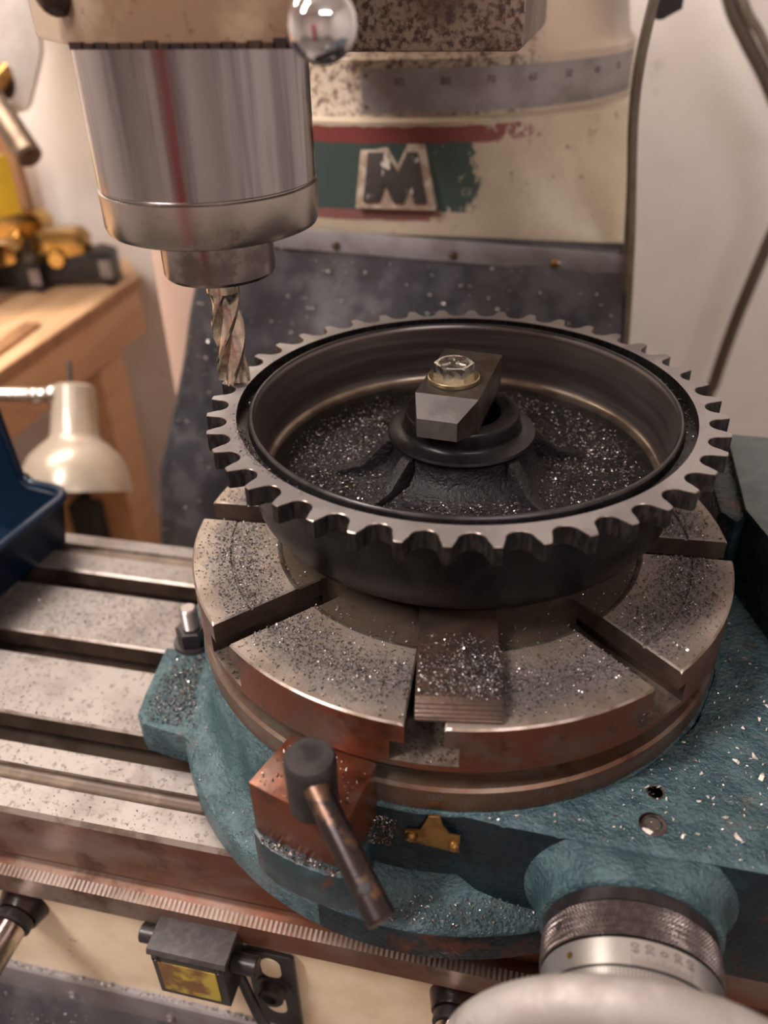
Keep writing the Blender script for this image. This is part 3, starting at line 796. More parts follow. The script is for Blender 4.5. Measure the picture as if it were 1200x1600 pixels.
for i, txt in enumerate(('60', '30', '0', '30', '60')):
    a = math.radians(-5+8.7*i)
    text_mesh(txt, .0046, lambda x, y, a=a: on_dial(a-y/RC, -.1968+x, RC-.00008), 'numeral', 'faint_ink', dl)
b = MB()
for i in range(25):
    a = math.radians(-7+i*1.55); L = .0042 if i % 6 == 0 else (.0034 if i % 3 == 0 else .0028)
    w_ = .00010/RC
    b.face([b._v(on_dial(a-w_, -.2038)), b._v(on_dial(a+w_, -.2038)), b._v(on_dial(a+w_, -.2038+L)), b._v(on_dial(a-w_, -.2038+L))])
b.build('vernier_marks', 'faint_ink', dl, smooth=False)
pz = on_dial(math.radians(-47), -.1985)
b = MB(); b.lathe([(.0014, .0002), (.0009, .0003), (0, 0)], 16, rot_to(pz, (math.sin(math.radians(-47)), 0, math.cos(math.radians(-47))))); b.build('set_screw', 'brass', dl)
b = MB(); b.lathe([(.03, 0), (RC-.0012, 0), (RC-.0012, .012), (.03, .012)], 128, AX(-.2042), caps=False); dr = b.build('dial_sleeve', 'satin', rt)
b = MB()
for i in range(150):
    a = 2*PI*i/150; L = .0062 if i % 5 == 0 else .0040
    w_ = .00012/RC; rr = RC-.0011
    b.face([b._v(on_dial(a-w_, -.2046, rr)), b._v(on_dial(a+w_, -.2046, rr)), b._v(on_dial(a+w_, -.2046-L, rr)), b._v(on_dial(a-w_, -.2046-L, rr))])
b.build('dial_marks', 'ink', dr, smooth=False)
b = MB(); b.lathe([(RC-.0012, .0), (RC-.0004, .0), (RC-.0004, .0003), (RC-.0012, .0003)], 128, AX(-.2112), caps=False, close=True); b.build('dial_groove', 'ink', dr)
b = MB()
b.lathe([(.0125, -.012), (.030, -.0105), (.045, -.0085), (.055, -.0070), (.066, -.0045), (.0715, -.0020), (.0740, .0005), (.0750, .0050), (.0735, .0100), (.069, .0140), (.062, .0150), (.055, .0125), (.046, .010), (.03, .010), (.02, .018), (.013, .026), (.0, .026)], 128, AX(-.2290))
hw = b.build('handwheel', 'alu', rt, angle=50)
b = MB(); b.lathe([(.005, 0), (.0065, .003), (.009, .014), (.0095, .03), (.008, .042), (.004, .046), (0, .046)], 28, rot_to((WX+.045, -.236, WZ-.042), (0, -1, 0))); b.build('crank_handle', 'black_plastic', hw)

# hold-down stud on the foot
hb = thing('hold_down_bolt', 'dark nut and threaded stud clamping the teal foot', 'bolt', (-.178, -.005, -.1145))
b = MB(); b.lathe([(.0075, 0), (.0135, 0), (.0138, .0006), (.0134, .0022), (.0075, .0022)], 40, Matrix.Translation((-.178, -.0050, -.1144)), caps=False); b.build('washer', 'black_steel', hb)
b = MB(); b.lathe([(.0098, 0), (.0110, .0008), (.0110, .0112), (.0095, .0122), (.006, .0122)], 6, Matrix.Translation((-.178, -.0050, -.1122)) @ Matrix.Rotation(.3, 4, 'Z')); b.build('nut', 'black_steel', hb, angle=20)
b = MB(); pr_ = []
for i in range(20): pr_ += [(.0052, i*.0014), (.0060, i*.0014+.0007)]
pr_ += [(.0045, .0285), (0, .0285)]
b.lathe(pr_, 24, Matrix.Translation((-.178, -.0050, -.1122)), caps=False); b.build('stud', 'threads', hb, angle=10)

# flat bar lying in front under the drum
b = MB()
A = math.radians(-81.2)
q = Matrix.Rotation(A, 4, 'Z')
prb = [(.045, .0002), (.1385, .0002), (.1462, .0002), (.1466, .0016), (.1457, .0023), (.1460, .0030), (.1446, .0036), (.1449, .0043), (.1433, .0049), (.1435, .0056), (.1418, .0061), (.1418, .0068), (.1400, .0074), (.1385, .0080), (.045, .0080)]
b.prism(prb, -.0190, .0185, M_=q, axis='Y', bev=.0003)
tag(b.build('packing_bar', mat('blackened_bar', (.075, .058, .05), (.12, .072, .052), 30, rough=.38, r2=.45, metal=.7, bump=.6, bscale=500, stretch=(1, 1, 1))), 'flat steel packing bar with grooved end, under the drum front', 'steel bar')

# ------------------------------------------------------------------ sprocket with drum
SX, SY, SZ = -.0020, .0202, .0729
sp_ = thing('sprocket', 'large black drum sprocket with 42 teeth clamped on the rotary table', 'sprocket', (SX, SY, 0))
T = Matrix.Translation((SX, SY, 0))
NT_ = 42; st = 2*PI/NT_; ph0 = -2.67
outl = []
RTp = .1385
for k in range(NT_):
    a = ph0+k*st; am = a+st/2
    tp = .0019/RTp
    outl.append((RTp, a-tp, 0)); outl.append((RTp+.0002, a, 0)); outl.append((RTp, a+tp, 0))
    c0 = .1343; rg = .0064
    cx, cy = c0*math.cos(am), c0*math.sin(am)
    for i in range(13):
        t = am-PI/2-math.radians(6)-(PI-math.radians(12))*i/12*1.0
        x = cx+rg*math.cos(t); y = cy+rg*math.sin(t)
        outl.append((math.hypot(x, y), math.atan2(y, x), 1))
b = MB(); zt, zb = SZ, SZ-.0096
def P(r, a, z): return T @ Vector((r*math.cos(a), r*math.sin(a), z))
top, topi, bot, boti, edg = [], [], [], [], []
for (r, a, _) in outl:
    topi.append(b._v(P(.1228, a, zt))); top.append(b._v(P(r-.0004, a, zt))); edg.append(b._v(P(r, a, zt-.0004)))
    bot.append(b._v(P(r, a, zb))); boti.append(b._v(P(.118, a, zb)))
n = len(outl)
for i in range(n):
    j = (i+1) % n
    b.face((topi[i], top[i], top[j], topi[j]), 0); b.face((top[i], edg[i], edg[j], top[j]), 2)
    b.face((edg[i], bot[i], bot[j], edg[j]), 1); b.face((bot[i], boti[i], boti[j], bot[j]), 1)
    l1 = b._v(topi[i].co-Vector((0, 0, .006))); l2 = b._v(topi[j].co-Vector((0, 0, .006)))
    b.face((topi[i], topi[j], l2, l1), 1)
b.build('toothed_ring', ['ring_steel', 'tooth_cut', 'edge'], sp_, angle=35)
b = MB()
b.lathe([(.1228, .0672), (.1190, .0668), (.1172, .0672), (.1165, .0712), (.1155, .0722), (.1145, .0722), (.1135, .0712), (.1128, .069), (.1122, .045), (.1118, .0365), (.1100, .0345), (.1080, .0338), (.1078, .0325),
         (.09, .0312), (.06, .0312), (.034, .0325)], 192, T, caps=False, mats=[0, 0, 0, 4, 4, 4, 2, 2, 2, 3, 3, 3, 1, 1, 1])
b.lathe([(.034, .010), (.085, .0095), (.100, .0110), (.108, .0142), (.1135, .0190), (.1170, .0250), (.1198, .0400), (.1222, .0560), (.1228, .0633)], 192, T, caps=False)
b.build('drum', ['black_sprocket', 'rough_cast', 'drum_bore', 'ring_lip', 'black_steel'], sp_, angle=40)
b = MB()
b.lathe([(.072, .0305), (.056, .0320), (.0435, .0365), (.0392, .0435), (.0385, .0505), (.0405, .0520), (.0412, .0535), (.0405, .0548), (.0345, .0552), (.0325, .0566), (.0318, .0590), (.0319, .0650), (.0308, .0665), (.0225, .0665), (.0212, .0655), (.0210, -.0015)], 96, T, caps=False,
        mats=[1, 1, 1, 1]+[0]*11)
b.lathe([(.021, -.0005), (.060, -.0005), (.062, .0010), (.062, .010), (.05, .012)], 96, T, caps=False)
hub = b.build('hub', ['black_sprocket', 'rough_cast'], sp_, angle=40)
for k in range(6):
    a = math.radians(-126+60*k) if k else math.radians(-126)
    a = math.radians((-127, -40, 20, 80, 140, 197)[k])
    b = MB(); b.prism([(.036, .029), (.078, .0285), (.070, .0335), (.0560, .0370), (.0425, .0510), (.036, .0520)], -.0035, .0035, M_=T @ Matrix.Rotation(a, 4, 'Z'), axis='Y', bev=.0015)
    b.build('rib', 'rough_cast', hub, angle=50)

# strap clamp across the hub
ST = thing('strap_clamp', 'dark steel clamping bar with slanted nose across the drum hub', 'clamp', (-.005, .025, .0667))
ang = math.radians(-5.5)
q = Matrix.Translation((-.0043, .0228, 0)) @ Matrix.Rotation(ang, 4, 'Z')
zt, zb, zf = .0860, .0667, .0772
b = MB()
def V(x, y, z): return b._v(q @ Vector((x, y, z)))
w2 = .0168
tb = [V(-w2, .032, zt), V(w2, .032, zt), V(w2, -.0285, zt), V(-w2, -.0285, zt)]
nf = [V(-.0125, -.0405, zf), V(.0088, -.0405, zf)]
bb = [V(-w2, .032, zb), V(w2, .032, zb), V(w2, -.028, zb), V(.0088, -.0405, zb), V(-.0125, -.0405, zb), V(-w2, -.028, zb)]
b.face((tb[0], tb[1], tb[2], tb[3]), 0)
b.face((tb[3], tb[2], nf[1], nf[0]), 1)
b.face((nf[0], nf[1], bb[3], bb[4]), 1)
b.face((nf[1], tb[2], bb[2], bb[3]), 0); b.face((tb[3], nf[0], bb[4], bb[5]), 0)
b.face((tb[1], tb[0], bb[0], bb[1]), 0); b.face((tb[2], tb[1], bb[1], bb[2]), 0); b.face((tb[0], tb[3], bb[5], bb[0]), 0)
b.face(bb[::-1], 0)
bmesh.ops.recalc_face_normals(b.bm, faces=b.bm.faces[:])
b.build('strap', ['strap', 'strap_face'], ST, smooth=False)
b = MB(); b.prism([(-.0015+(.0085)*math.cos(a)-.0005, (-.0065 if math.sin(a) > 0 else -.0145)+.0085*math.sin(a)) for a in [2*PI*k/28 for k in range(28)]], zt+.00005, zt+.0002, M_=q)
b.build('bolt_slot', 'ink', ST, smooth=False)
wx, wy = -.0066, .0150
b = MB(); b.lathe([(.0065, .0002), (.0138, .0002), (.0140, .0006), (.0139, .0022), (.0134, .0026), (.0065, .0026)], 64, Matrix.Translation((wx, wy, zt)), caps=False)
tag(b.build('flat_washer', 'yellow_zinc'), 'yellow zinc washer under the hex bolt on the strap clamp', 'washer')
hx = thing('hex_bolt', 'zinc plated hex bolt with stamped head holding the strap clamp', 'bolt', (wx, wy, zt+.0026))
b = MB()
qh = Matrix.Translation((wx, wy, zt+.0026)) @ Matrix.Rotation(math.radians(8), 4, 'Z')
HR = .0108
lo = [b._v(qh @ Vector((HR*math.cos(PI/3*k), HR*math.sin(PI/3*k), 0))) for k in range(6)]
hi = []
N6 = 48
import itertools
side = []
for k in range(N6):
    a = 2*PI*k/N6; loc = (a % (PI/3))-PI/6; rr = HR*math.cos(PI/6)/math.cos(loc)
    drop = max(0, (rr-HR*math.cos(PI/6)*.985))*.9-.0009; drop = max(drop, 0)
    side.append((a, rr, drop))
v0 = [b._v(qh @ Vector((rr*math.cos(a), rr*math.sin(a), 0))) for a, rr, d_ in side]
v1 = [b._v(qh @ Vector((rr*math.cos(a), rr*math.sin(a), .0072-d_))) for a, rr, d_ in side]
v2 = [b._v(qh @ Vector((.0088*math.cos(a), .0088*math.sin(a), .0077))) for a, rr, d_ in side]
v3 = [b._v(qh @ Vector((.0080*math.cos(a), .0080*math.sin(a), .0073))) for a, rr, d_ in side]
for A, B in ((v0, v1), (v1, v2), (v2, v3)):
    for k in range(N6): b.face((A[k], A[(k+1) % N6], B[(k+1) % N6], B[k]))
b.face(v3); b.face(v0[::-1]); [b.bm.verts.remove(v) for v in lo]
b.build('bolt_head', 'zinc', hx, angle=25)
b = MB()
for k in range(3):
    a = math.radians(90+120*k); b.box(.0035, .0072, -.0004, .0004, .0072, .0079, M_=qh @ Matrix.Rotation(a, 4, 'Z'))
b.box(-.0035, -.0018, -.0012, .0016, .0072, .0078, M_=qh); b.box(.0008, .0028, -.0016, -.0006, .0072, .0078, M_=qh); b.box(.0008, .0028, .0006, .0016, .0072, .0078, M_=qh)
b.build('head_marks', 'zinc', hx, smooth=False)
b = MB(); b.cyl((wx, wy, .0), (wx, wy, zt+.0028), .006, .006, 20); b.build('bolt_shank', 'threads', hx)

# ------------------------------------------------------------------ cables
def spline(pts, n=10):
    P_ = [Vector(p) for p in pts]; P_ = [2*P_[0]-P_[1]]+P_+[2*P_[-1]-P_[-2]]; out = []
    for i in range(1, len(P_)-2):
        for j in range(n):
            t = j/n; a, b_, c, d = P_[i-1], P_[i], P_[i+1], P_[i+2]
            out.append(.5*((2*b_)+(-a+c)*t+(2*a-5*b_+4*c-d)*t*t+(-a+3*b_-3*c+d)*t**3))
    out.append(P_[-2]); return out
b = MB(); b.tube(spline([(.094, .335, .28), (.0872, .335, .2482), (.083, .334, .2062), (.0842, .334, .162), (.0945, .334, .074), (.1015, .332, -.012), (.106, .33, -.12), (.10, .40, -.3)]), .0027, 10)
tag(b.build('hanging_cable', 'cable'), 'thin grey cable hanging just clear of the column edge', 'cable')
b = MB(); b.tube(spline([(.0905, .335, .28), (.0842, .335, .246), (.0800, .336, .205), (.0812, .341, .165), (.0865, .344, .120), (.0905, .346, .075), (.094, .344, .03), (.098, .345, -.10), (.10, .42, -.3)]), .0027, 10)
tag(b.build('hanging_cable', 'cable'), 'thin grey cable lying against the cream column edge', 'cable')
b = MB(); b.tube(spline([(.17, .85, .30), (.1989, .85, .2274), (.2256, .85, .1869), (.2623, .85, .1378), (.300, .85, .075), (.3187, .85, .009), (.3058, .85, -.0586), (.2867, .85, -.1695), (.2751, .85, -.2717), (.27, .85, -.36), (.27, .85, -1.09)]), .0088, 12)
tag(b.build('air_hose', 'hose'), 'thick dark hose looping down the wall at right', 'hose')
b = MB(); b.tube(spline([(.19, .84, .30), (.2135, .84, .2272), (.239, .84, .1936), (.262, .84, .163), (.30, .84, .12), (.35, .84, .10)]), .0055, 12)
tag(b.build('wall_cable', 'cable'), 'grey cable beside the thick hose in the upper right corner', 'cable')

# ------------------------------------------------------------------ workbench and what is on it
wb = thing('workbench', 'pine workbench against the wall at left', 'workbench', (-1.0, .4, -1.1))
b = MB(); b.prism([(-1.8, .2), (-.652, .2), (-.652, .842), (-.715, .93), (-1.8, .93)], -.1685, -.150, bev=.001); b.build('bench_top', 'wood', wb)
b = MB(); b.box(-.690, -.6525, .20, .840, -.2430, -.1690, bev=.001); b.build('front_rail', 'wood_face', wb)
b = MB(); b.box(-.6522, -.648, .2, .842, -.1680, -.150, bev=.0005); b.build('edge_strip', 'wood_dark', wb)
b = MB(); b.box(-1.8, -.690, .800, .838, -.243, -.169); b.build('end_rail', 'wood_face', wb)
for (x, y, lab) in ((-.736, .690, 0), (-.736, .22, 0), (-1.75, .690, 0), (-1.75, .22, 0)):
    b = MB(); b.box(x, x+.074, y, y+.076, -1.10, -.1690 if False else -.2435, bev=.001); b.build('leg', 'wood_face', wb)
b = MB(); b.box(-1.75, -.70, .21, .78, -.72, -.70); b.build('shelf', 'wood', wb)
b = MB(); b.box(-.79, -.765, .30, .80, -.62, -.42); b.build('side_panel', 'wood_face', wb)

b = MB(); b.box(-.012, .012, -.09, .06, 0, .006, M_=Matrix.Translation((-.692, .545, -.1498)) @ Matrix.Rotation(.06, 4, 'Z'), bev=.001)
tag(b.build('wood_batten', 'wood_dark'), 'small wooden batten lying on the bench edge', 'wood strip')
# brass and black clamp blocks
def clamp_block(name, lab, loc, rz, s=1.0):
    t = thing(name, lab, 'clamp', loc)
    q = Matrix.Translation(loc) @ Matrix.Rotation(rz, 4, 'Z') @ Matrix.Scale(s, 4)
    b = MB(); b.prism([(-.045, 0), (-.035, 0), (-.030, .008), (.030, .008), (.036, 0), (.046, 0), (.046, .040), (.028, .046), (-.045, .030)], -.02, .02, M_=q, axis='Y', bev=.002); b.build('clamp_frame', 'black_plastic', t)
    b = MB(); b.prism([(-.045, .026), (.008, .026), (.015, .040), (.018, .058), (.008, .070), (-.040, .070), (-.050, .060), (-.050, .040)], -.017, .017, M_=q, axis='Y', bev=.003); b.build('brass_jaw', 'gold', t)
    b = MB(); b.cyl(q @ Vector((-.02, -.016, .037)), q @ Vector((-.02, -.026, .037)), .012*s, .010*s, 20, .001); b.build('brass_nut', 'gold', t)
    b = MB(); b.box(.030, .045, -.0205, -.0200, .012, .034, M_=q); b.build('maker_tag', 'red' if False else 'strip', t)
    return t
clamp_block('brass_clamp', 'black clamp with shiny brass jaw nearest the bench corner', (-.724, .795, -.1498), .25, 1.25)
clamp_block('brass_clamp', 'black clamp with dull brass jaw, behind at the wall end', (-.835, .865, -.1498), .15, 1.35)
clamp_block('brass_clamp', 'black clamp with brass nut at the left frame edge', (-.815, .745, -.1498), .3, 1.1)
# yellow box and leaning plank
yb = thing('yellow_box', 'yellow printed box standing at the left frame edge', 'box', (-.79, .66, -.15))
b = MB(); b.box(-.05, .05, -.04, .04, 0, .078, M_=Matrix.Translation((-.790, .668, -.0148)) @ Matrix.Rotation(-.3, 4, 'Z') , bev=.002); b.build('carton', 'yellow', yb)
b = MB(); b.box(-.055, .055, -.045, .045, 0, .134, M_=Matrix.Translation((-.86, .627, -.1498)) @ Matrix.Rotation(-.3, 4, 'Z'), bev=.002); b.build('black_crate', 'black_plastic', yb)
b = MB(); q = Matrix.Translation((-.888, .915, -.149)) @ Matrix.Rotation(math.radians(4), 4, 'X')
b.box(-.026, .022, -.009, .009, .003, .21, M_=q, bev=.001)
tag(b.build('leaning_board', 'wood_dark'), 'brown board leaning on the bench behind the yellow box', 'board')

# hanger plate with pins on the wall side, upper left
hg = thing('hanger_plate', 'pale metal plate with a round hole at the upper left', 'bracket', (-.66, .64, .2))
b = MB()
outer = [(-.82, .30), (-.611, .30), (-.6126, .2448), (-.6115, .2286), (-.6095, .205), (-.6125, .190), (-.6185, .178), (-.632, .154), (-.6451, .1315), (-.654, .1242), (-.6700, .1215), (-.6705, .13), (-.6695, .142), (-.82, .142)]
b.prism(outer, .640, .648, axis='Y', bev=.001); b.build('plate', 'galv', hg)
b = MB(); b.lathe([(.0, 0), (.0185, 0), (.0205, .0008), (.0215, 0)], 40, rot_to((-.6785, .6398, .1580), (0, -1, 0)), caps=False); b.build('hole_rim', 'slot_dark', hg)
b = MB(); b.box(-.80, -.60, .648, .94, .30, .34); b.build('bracket_arm', 'dull_steel', hg)
b = MB(); b.cyl((-.664, .655, .176), (-.690, .585, .130), .011, .011, 20, .002)
tag(b.build('brass_rod', 'brass'), 'brown rod poking through the round hole of the plate', 'rod')
b = MB(); b.cyl((-.668, .605, .138), (-.606, .560, .085), .0165, .0165, 28, .003)
b.cyl((-.668, .605, .138), (-.69, .62, .156), .0165, .0165, 28, .003)
tag(b.build('steel_sleeve', 'dull_steel'), 'dark steel cylinder hanging tilted below the pale plate', 'cylinder')
b = MB(); b.prism([(-.60, .245), (-.585, .180), (-.566, .176), (-.552, .186), (-.548, .200), (-.536, .212), (-.520, .200), (-.505, .182), (-.49, .176), (-.47, .176), (-.47, .245)], .70, .72, axis='Y', bev=.002)
b.box(-.60, -.47, .70, .94, .245, .32)
tag(b.build('wall_hook', 'dull_steel'), 'brown notched bracket just behind the milling head at left', 'bracket')

# task lamp
lp = thing('desk_lamp', 'cream dome desk lamp with chrome arm below the bench rail', 'lamp', (-.517, .375, -.25))
LT = Vector((-.524, .420, -.142)); LB = Vector((-.5096, .354, -.252)); ax = (LB-LT).normalized()
q = rot_to(LT, ax)
b = MB()
b.lathe([(0, .0), (.018, .0), (.0245, .004), (.0255, .03), (.0275, .060), (.030, .066), (.040, .074), (.052, .086), (.060, .102), (.0645, .122), (.0655, .130), (.0635, .130), (.0625, .122), (.058, .104), (.050, .089), (.036, .078)], 64, q, caps=False)
b.build('lamp_shade', 'lamp_shade', lp)
b = MB(); b.sphere(q @ Vector((0, 0, .098)), .022, 24); b.build('bulb', 'lamp_shade', lp)
A1 = Vector((-.5405, .400, -.1485))
b = MB(); b.cyl((-.80, .34, -.140), A1, .0088, .0088, 20); b.sphere(A1, .0125, 20); b.sphere(A1+Vector((-.02, -.0065, .0003)), .0105, 16)
b.cyl(A1, A1+Vector((.012, -.012, -.050)), .0058, .0058, 16); b.sphere(A1+Vector((.006, -.019, -.055)), .0075, 16); b.sphere(A1+Vector((.004, -.022, -.072)), .0075, 16)
b.build('lamp_arm', 'chrome2', lp)
b = MB(); b.cyl((-.526, .416, -.143), (-.529, .43, -.118), .0028, .0028, 10); b.build('switch_pin', 'black_plastic', lp)
b = MB(); b.cyl((-.80, .34, -.15), (-.80, .34, -.10), .014, .014, 20, .002); b.box(-.83, -.77, .31, .37, -.1498, -.140); b.build('lamp_base', 'chrome2', lp)

# blue plastic bin on the table end
bn = thing('storage_bin', 'dark blue plastic bin standing on the milling table at left', 'bin', (-.42, .08, ZT))
q = Matrix.Translation((-.3560, .1180, ZT)) @ Matrix.Rotation(math.radians(-7.5), 4, 'Z')
# local x towards the right/front lip is +x; depth goes -x ; width along -y
b = MB()
W_, L_, t_ = .17, .22, .003
fr = [(.0, 0), (.012, .050)]
b.prism([(-L_, 0), (0, 0), (.012, .050), (.008, .050), (-.004, .003), (-L_, .003)], -W_, 0, M_=q, axis='Y')
side = [(-L_, 0), (0, 0), (.012, .050), (-.022, .052), (-.030, .058), (-.034, .100), (-.036, .150), (-L_, .150)]
b.prism(side, -.003, .001, M_=q, axis='Y'); b.prism(side, -W_-.001, -W_+.003, M_=q, axis='Y')
b.box(-L_, -L_+.003, -W_, 0, 0, .150, M_=q)
b.build('bin_body', 'blue', bn)
b = MB()
path = [(-.030, .004, .058), (-.022, .0045, .052), (.000, .0045, .0515), (.010, .001, .0510), (.0155, -.008, .0505), (.0160, -.03, .0505), (.0160, -W_+.03, .0505), (.0155, -W_+.008, .0505), (.010, -W_-.001, .051), (0, -W_-.0045, .0515), (-.022, -W_-.0045, .052), (-.030, -W_-.004, .058)]
b.tube([q @ Vector(p) for p in spline(path, 4)], .0040, 10)
b.tube([q @ Vector(p) for p in ((-.030, .002, .058), (-.034, .002, .100), (-.036, .002, .150), (-L_, .002, .151))], .0035, 8)
b.build('bin_rim', 'blue', bn)
b = MB(); b.box(-.82, -.715, .66, .76, -.6985, -.500, bev=.004)
tag(b.build('tool_case', 'teal_dark'), 'dark green case on the bench shelf under the desk lamp', 'case')
b = MB(); b.box(-.60, -.52, .50, .86, 0, .004, M_=Matrix.Translation((-.11, 0, -.70)) @ Matrix.Rotation(.1, 4, 'Y'))
tag(b.build('cardboard_sheet', 'wood_face'), 'brown cardboard sheet on the shelf beside the dark green case', 'cardboard')
# unseen red cabinet added behind the photographer to give polished parts a red reflection
rc = thing('reflection_cabinet', 'unseen red cabinet added behind the camera to put a red streak in the chrome ball', 'cabinet', (-.30, -1.75, -1.1))
b = MB(); b.box(-.42, -.20, -1.95, -1.60, -1.10, .45, bev=.01); b.build('cabinet_body', 'red', rc)
for k in range(5):
    b = MB(); b.box(-.415, -.205, -1.602, -1.585, -.95+.26*k, -.72+.26*k, bev=.004); dd = b.build('drawer', 'red', rc)
    b = MB(); b.box(-.38, -.24, -1.585, -1.57, -.76+.26*k, -.745+.26*k, bev=.002); b.build('handle', 'chrome2', dd)

# ------------------------------------------------------------------ swarf
rnd = random.Random(7)
def swarf(name, label, pts, size, mats, wts, bright_big=0, thing_cat='swarf', parent=None, curl=True):
    b = MB()
    for (p, nz) in pts:
        s = size*(.45+rnd.random()**2*1.5)
        mi = 0; x = rnd.random()
        for i, w_ in enumerate(wts):
            if x < w_: mi = i; break
            x -= w_
        a = rnd.random()*2*PI; el = rnd.uniform(-.5, .9); d = Vector((math.cos(a)*math.cos(el), math.sin(a)*math.cos(el), abs(math.sin(el))*.8))
        sd = d.cross(Vector((rnd.uniform(-1, 1), rnd.uniform(-1, 1), rnd.uniform(-.3, 1)))).normalized()*s*.22
        up = sd.cross(d).normalized()
        if up.z < 0: up = -up
        P0 = Vector(p)+Vector((0, 0, s*.12))
        c0 = [b._v(P0-d*s*.5-sd), b._v(P0-d*s*.5+sd)]
        c1 = [b._v(P0+up*s*.28-sd), b._v(P0+up*s*.28+sd)]
        c2 = [b._v(P0+d*s*.5-sd*.4), b._v(P0+d*s*.5+sd*.4)]
        b.face((c0[0], c0[1], c1[1], c1[0]), mi); b.face((c1[0], c1[1], c2[1], c2[0]), mi)
    o = b.build(name, mats, parent, smooth=False, recalc=False)
    if parent is None: tag(o, label, thing_cat)
    o['kind'] = 'stuff'
    return o
def in_slot(x, y):
    r = math.hypot(x, y); a = (math.atan2(y, x)-D0) % (PI/4)
    off = min(a, PI/4-a)
    return r > .078 and abs(r*math.sin(off)) < SW/2+.0004
# turntable top
pts = []
while len(pts) < 22000:
    r = math.sqrt(rnd.uniform(.085**2, .1485**2)); a = rnd.uniform(-PI, PI)
    x, y = r*math.cos(a), r*math.sin(a)
    if in_slot(x, y): continue
    den = noise.noise(Vector((x*26, y*26, 2)))*.5+.5
    band = math.exp(-((r-.124)/.014)**2)
    if rnd.random() > (.06+band*.95*(.35+den)): continue
    A0 = math.radians(-81.2); u = x*math.cos(A0)+y*math.sin(A0); v = -x*math.sin(A0)+y*math.cos(A0)
    z = .0001
    if -.0195 < v < .019 and u > .04:
        if u > .1400 or u < .098: continue
        z = .0082
    pts.append(((x, y, z), 1))
swarf('iron_chips', 'fine dark iron chips scattered over the slotted turntable', pts, .00095, ['chip_dark', 'chip_bright', 'chip_mid'], (.52, .035, .445))
pts = []
A0 = math.radians(-81.2)
for _ in range(2600):
    u = rnd.uniform(.100, .1385)+rnd.gauss(0, .002); v = rnd.uniform(-.0182, .0176)
    if u > .1385: continue
    if u < .112 and rnd.random() < .7: continue
    pts.append(((u*math.cos(A0)-v*math.sin(A0), u*math.sin(A0)+v*math.cos(A0), .0081), 1))
swarf('bar_chips', 'grey chips covering the end of the packing bar', pts, .00095, ['chip_dark', 'chip_bright', 'chip_mid'], (.42, .05, .53))
# slot floors
pts = []
for _ in range(1500):
    k = rnd.choice((0, 0, 0, 1, 1, 7, 7, 2, 6)); a = D0+k*PI/4; u = rnd.uniform(.088, .149); v = rnd.uniform(-.013, .013)
    pts.append(((u*math.cos(a)-v*math.sin(a), u*math.sin(a)+v*math.cos(a), -.0234), 1))
swarf('slot_chips', 'small chips lying in the turntable slots', pts, .0011, ['chip_dark', 'chip_bright', 'rust_band'], (.3, .04, .66))
# drum floor
pts = []
while len(pts) < 14000:
    r = math.sqrt(rnd.uniform(.043**2, .107**2)); a = rnd.uniform(-PI, PI)
    if rnd.random() > .25+.8*(noise.noise(Vector((r*math.cos(a)*30, r*math.sin(a)*30, 5)))*.5+.5): continue
    z = .0314 if r > .060 else .0314+(.060-r)*.25
    pts.append(((SX+r*math.cos(a), SY+r*math.sin(a), z), 1))
swarf('drum_chips', 'glittering fine steel chips on the black drum floor', pts, .0012, ['chip_dark', 'chip_bright', 'chip_mid'], (.40, .10, .50))
pts = []
for _ in range(700):
    r = rnd.uniform(.1175, .1222); a = rnd.choice((rnd.gauss(-2.35, .25), rnd.gauss(.25, .3), rnd.uniform(-PI, PI)))
    pts.append(((SX+r*math.cos(a), SY+r*math.sin(a), .0670 if r < .1222 else .073), 1))
for _ in range(260):
    a = rnd.gauss(-2.45, .22); r = rnd.gauss(.1235, .0012); pts.append(((SX+r*math.cos(a), SY+r*math.sin(a), .0731), 1))
swarf('rim_chips', 'pale chips along the inner edge of the toothed ring', pts, .0008, ['chip_bright', 'chip_dark', 'chip_mid'], (.15, .4, .45))
# housing and flange
pts = []
while len(pts) < 900:
    x, y = rnd.uniform(.03, .20), rnd.uniform(-.150, .10)
    if math.hypot(x, y) < .1525: continue
    if x > .165 and y > -.02: continue
    pts.append(((x, y, -.0545), 1))
swarf('casting_chips', 'pale metal chips sprinkled over the teal housing', pts, .0011, ['chip_white', 'chip_bright', 'chip_dark'], (.3, .2, .5))
pts = []
while len(pts) < 90:
    x, y = rnd.uniform(.09, .20), rnd.uniform(-.145, .03)
    if math.hypot(x, y) < .155 or (x > .165 and y > -.02): continue
    pts.append(((x, y, -.0545), 1))
swarf('pale_flakes', 'larger whitish flakes on the teal housing beside the turntable', pts, .0026, ['chip_white'], (1,))
pts = []
while len(pts) < 1500:
    a = rnd.uniform(-PI*.98, -.9); r = rnd.uniform(.158, .1705)
    if rnd.random() < .6: a = rnd.uniform(-1.9, -1.1)
    z = -.1125-(r-.1595)*.3 if r > .1595 else -.112+(.1595-r)*.8
    pts.append(((r*math.cos(a), r*math.sin(a), z+.0006), 1))
swarf('flange_chips', 'grey chips heaped on the teal base flange below the brass pointer', pts, .0010, ['chip_white', 'chip_bright', 'chip_mid'], (.12, .08, .8))
pts = []
while len(pts) < 3200:
    x, y = rnd.gauss(-.165, .012), rnd.gauss(-.045, .026)
    if x < -.185 or math.hypot(x, y) < .153 or y < -.078 or y > .06: continue
    pts.append(((x, y, -.1143), 1))
swarf('foot_chips', 'dark chips piled on the teal foot around the hold-down nut', pts, .0011, ['chip_dark', 'chip_bright', 'chip_mid'], (.72, .03, .25))
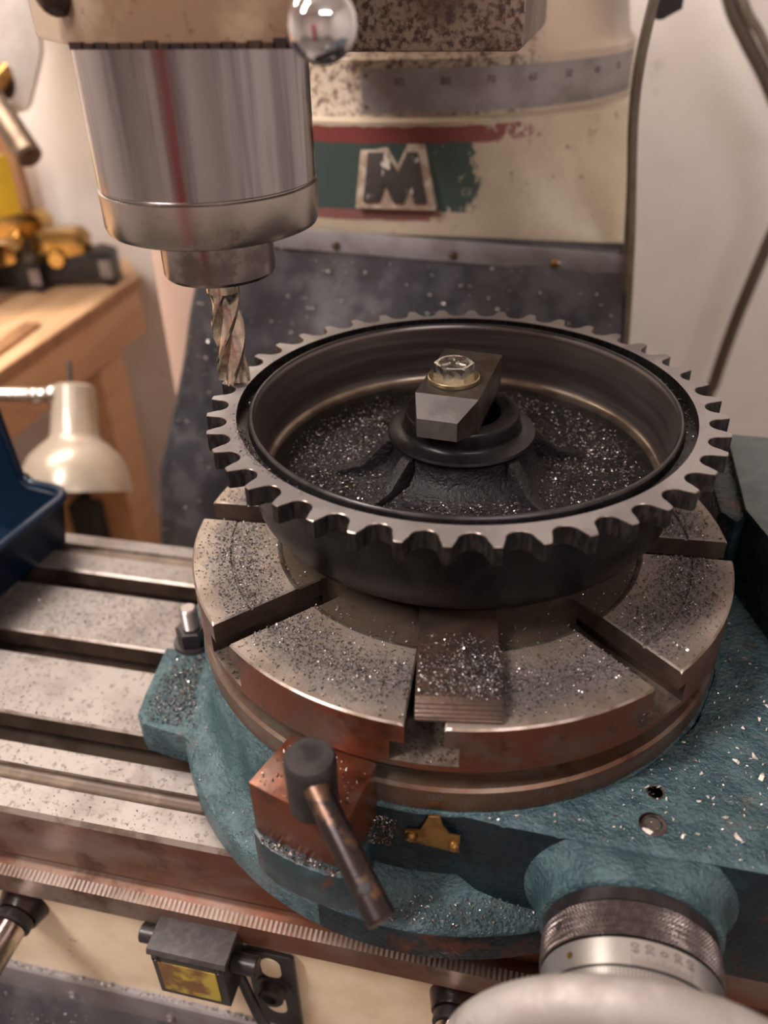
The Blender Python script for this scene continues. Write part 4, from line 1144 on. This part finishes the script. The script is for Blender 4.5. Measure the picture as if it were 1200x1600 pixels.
# table chips
pts = []
while len(pts) < 5200:
    x = rnd.uniform(-.40, -.13); y = rnd.uniform(-.135, .098)
    if noise.noise(Vector((x*9, y*14, 1))) < -.12+.5*rnd.random()-.3: continue
    if any(abs(y-c) < .012 for c in (-.079, -.004, .0715)) or abs(y+.1115) < .0065: continue
    if math.hypot(x, y) < .174: continue
    if x > -.19 and abs(y) < .085: continue
    if y < -.09 and rnd.random() < .8: continue
    pts.append(((x, y, -.1399), 1))
swarf('table_chips', 'dark specks of swarf between the T slots of the milling table', pts, .0009, ['chip_dark', 'chip_mid', 'chip_bright'], (.45, .50, .05))
# lock block
pts = []
for _ in range(420):
    a = math.radians(rnd.uniform(-111, -96.5)); r = rnd.uniform(.152, .182); x, y = r*math.cos(a), r*math.sin(a)
    if math.hypot(x+.0352, y+.1748) < .0112: continue
    if rnd.random() < .5 and x < -.03: continue
    pts.append(((x, y, -.0300), 1))
for _ in range(300):
    a = math.radians(rnd.uniform(-110, -97)); r = rnd.uniform(.1835, .187); pts.append(((r*math.cos(a), r*math.sin(a), -.0640), 1))
for _ in range(300):
    a = math.radians(rnd.uniform(-95.5, -91.5)); r = rnd.uniform(.151, .166); pts.append(((r*math.cos(a), r*math.sin(a), -.0640), 1))
swarf('block_chips', 'pale chips on the rusty lock block beside the round hub', pts, .0010, ['chip_white', 'chip_bright', 'rust_band'], (.16, .08, .76))
pts = []
for _ in range(500):
    x = rnd.uniform(-.33, .02); y = rnd.uniform(-.1435, -.1405); pts.append(((x, y, -.3193), 1))
for _ in range(500):
    x = rnd.uniform(-.33, .02); y = rnd.uniform(-.165, -.148); z = -.353-(abs(y)-.148)*1.0; pts.append(((x, y, z), 1))
swarf('ledge_chips', 'bright chips gathered along the grey strip at the saddle bottom', pts, .0012, ['chip_white', 'chip_bright', 'chip_dark'], (.2, .15, .65))
# specks stuck to the rubber sheet
pts = []
for _ in range(700):
    i = rnd.randrange(2, NR-4); j = rnd.randrange(1, NCc); p = rows_ = None
    pts.append((i, j))
sheet = o = [ob for ob in bpy.data.objects if ob.name == 'rubber_sheet'][0]
vs = sheet.data.vertices
pp = [((vs[i*(NCc+1)+j].co.x, vs[i*(NCc+1)+j].co.y-.0042, vs[i*(NCc+1)+j].co.z), 1) for i, j in pts]
swarf('sheet_specks', 'tiny bright specks clinging to the rubber way cover', pp, .0020, ['chip_white', 'chip_bright'], (.7, .3))
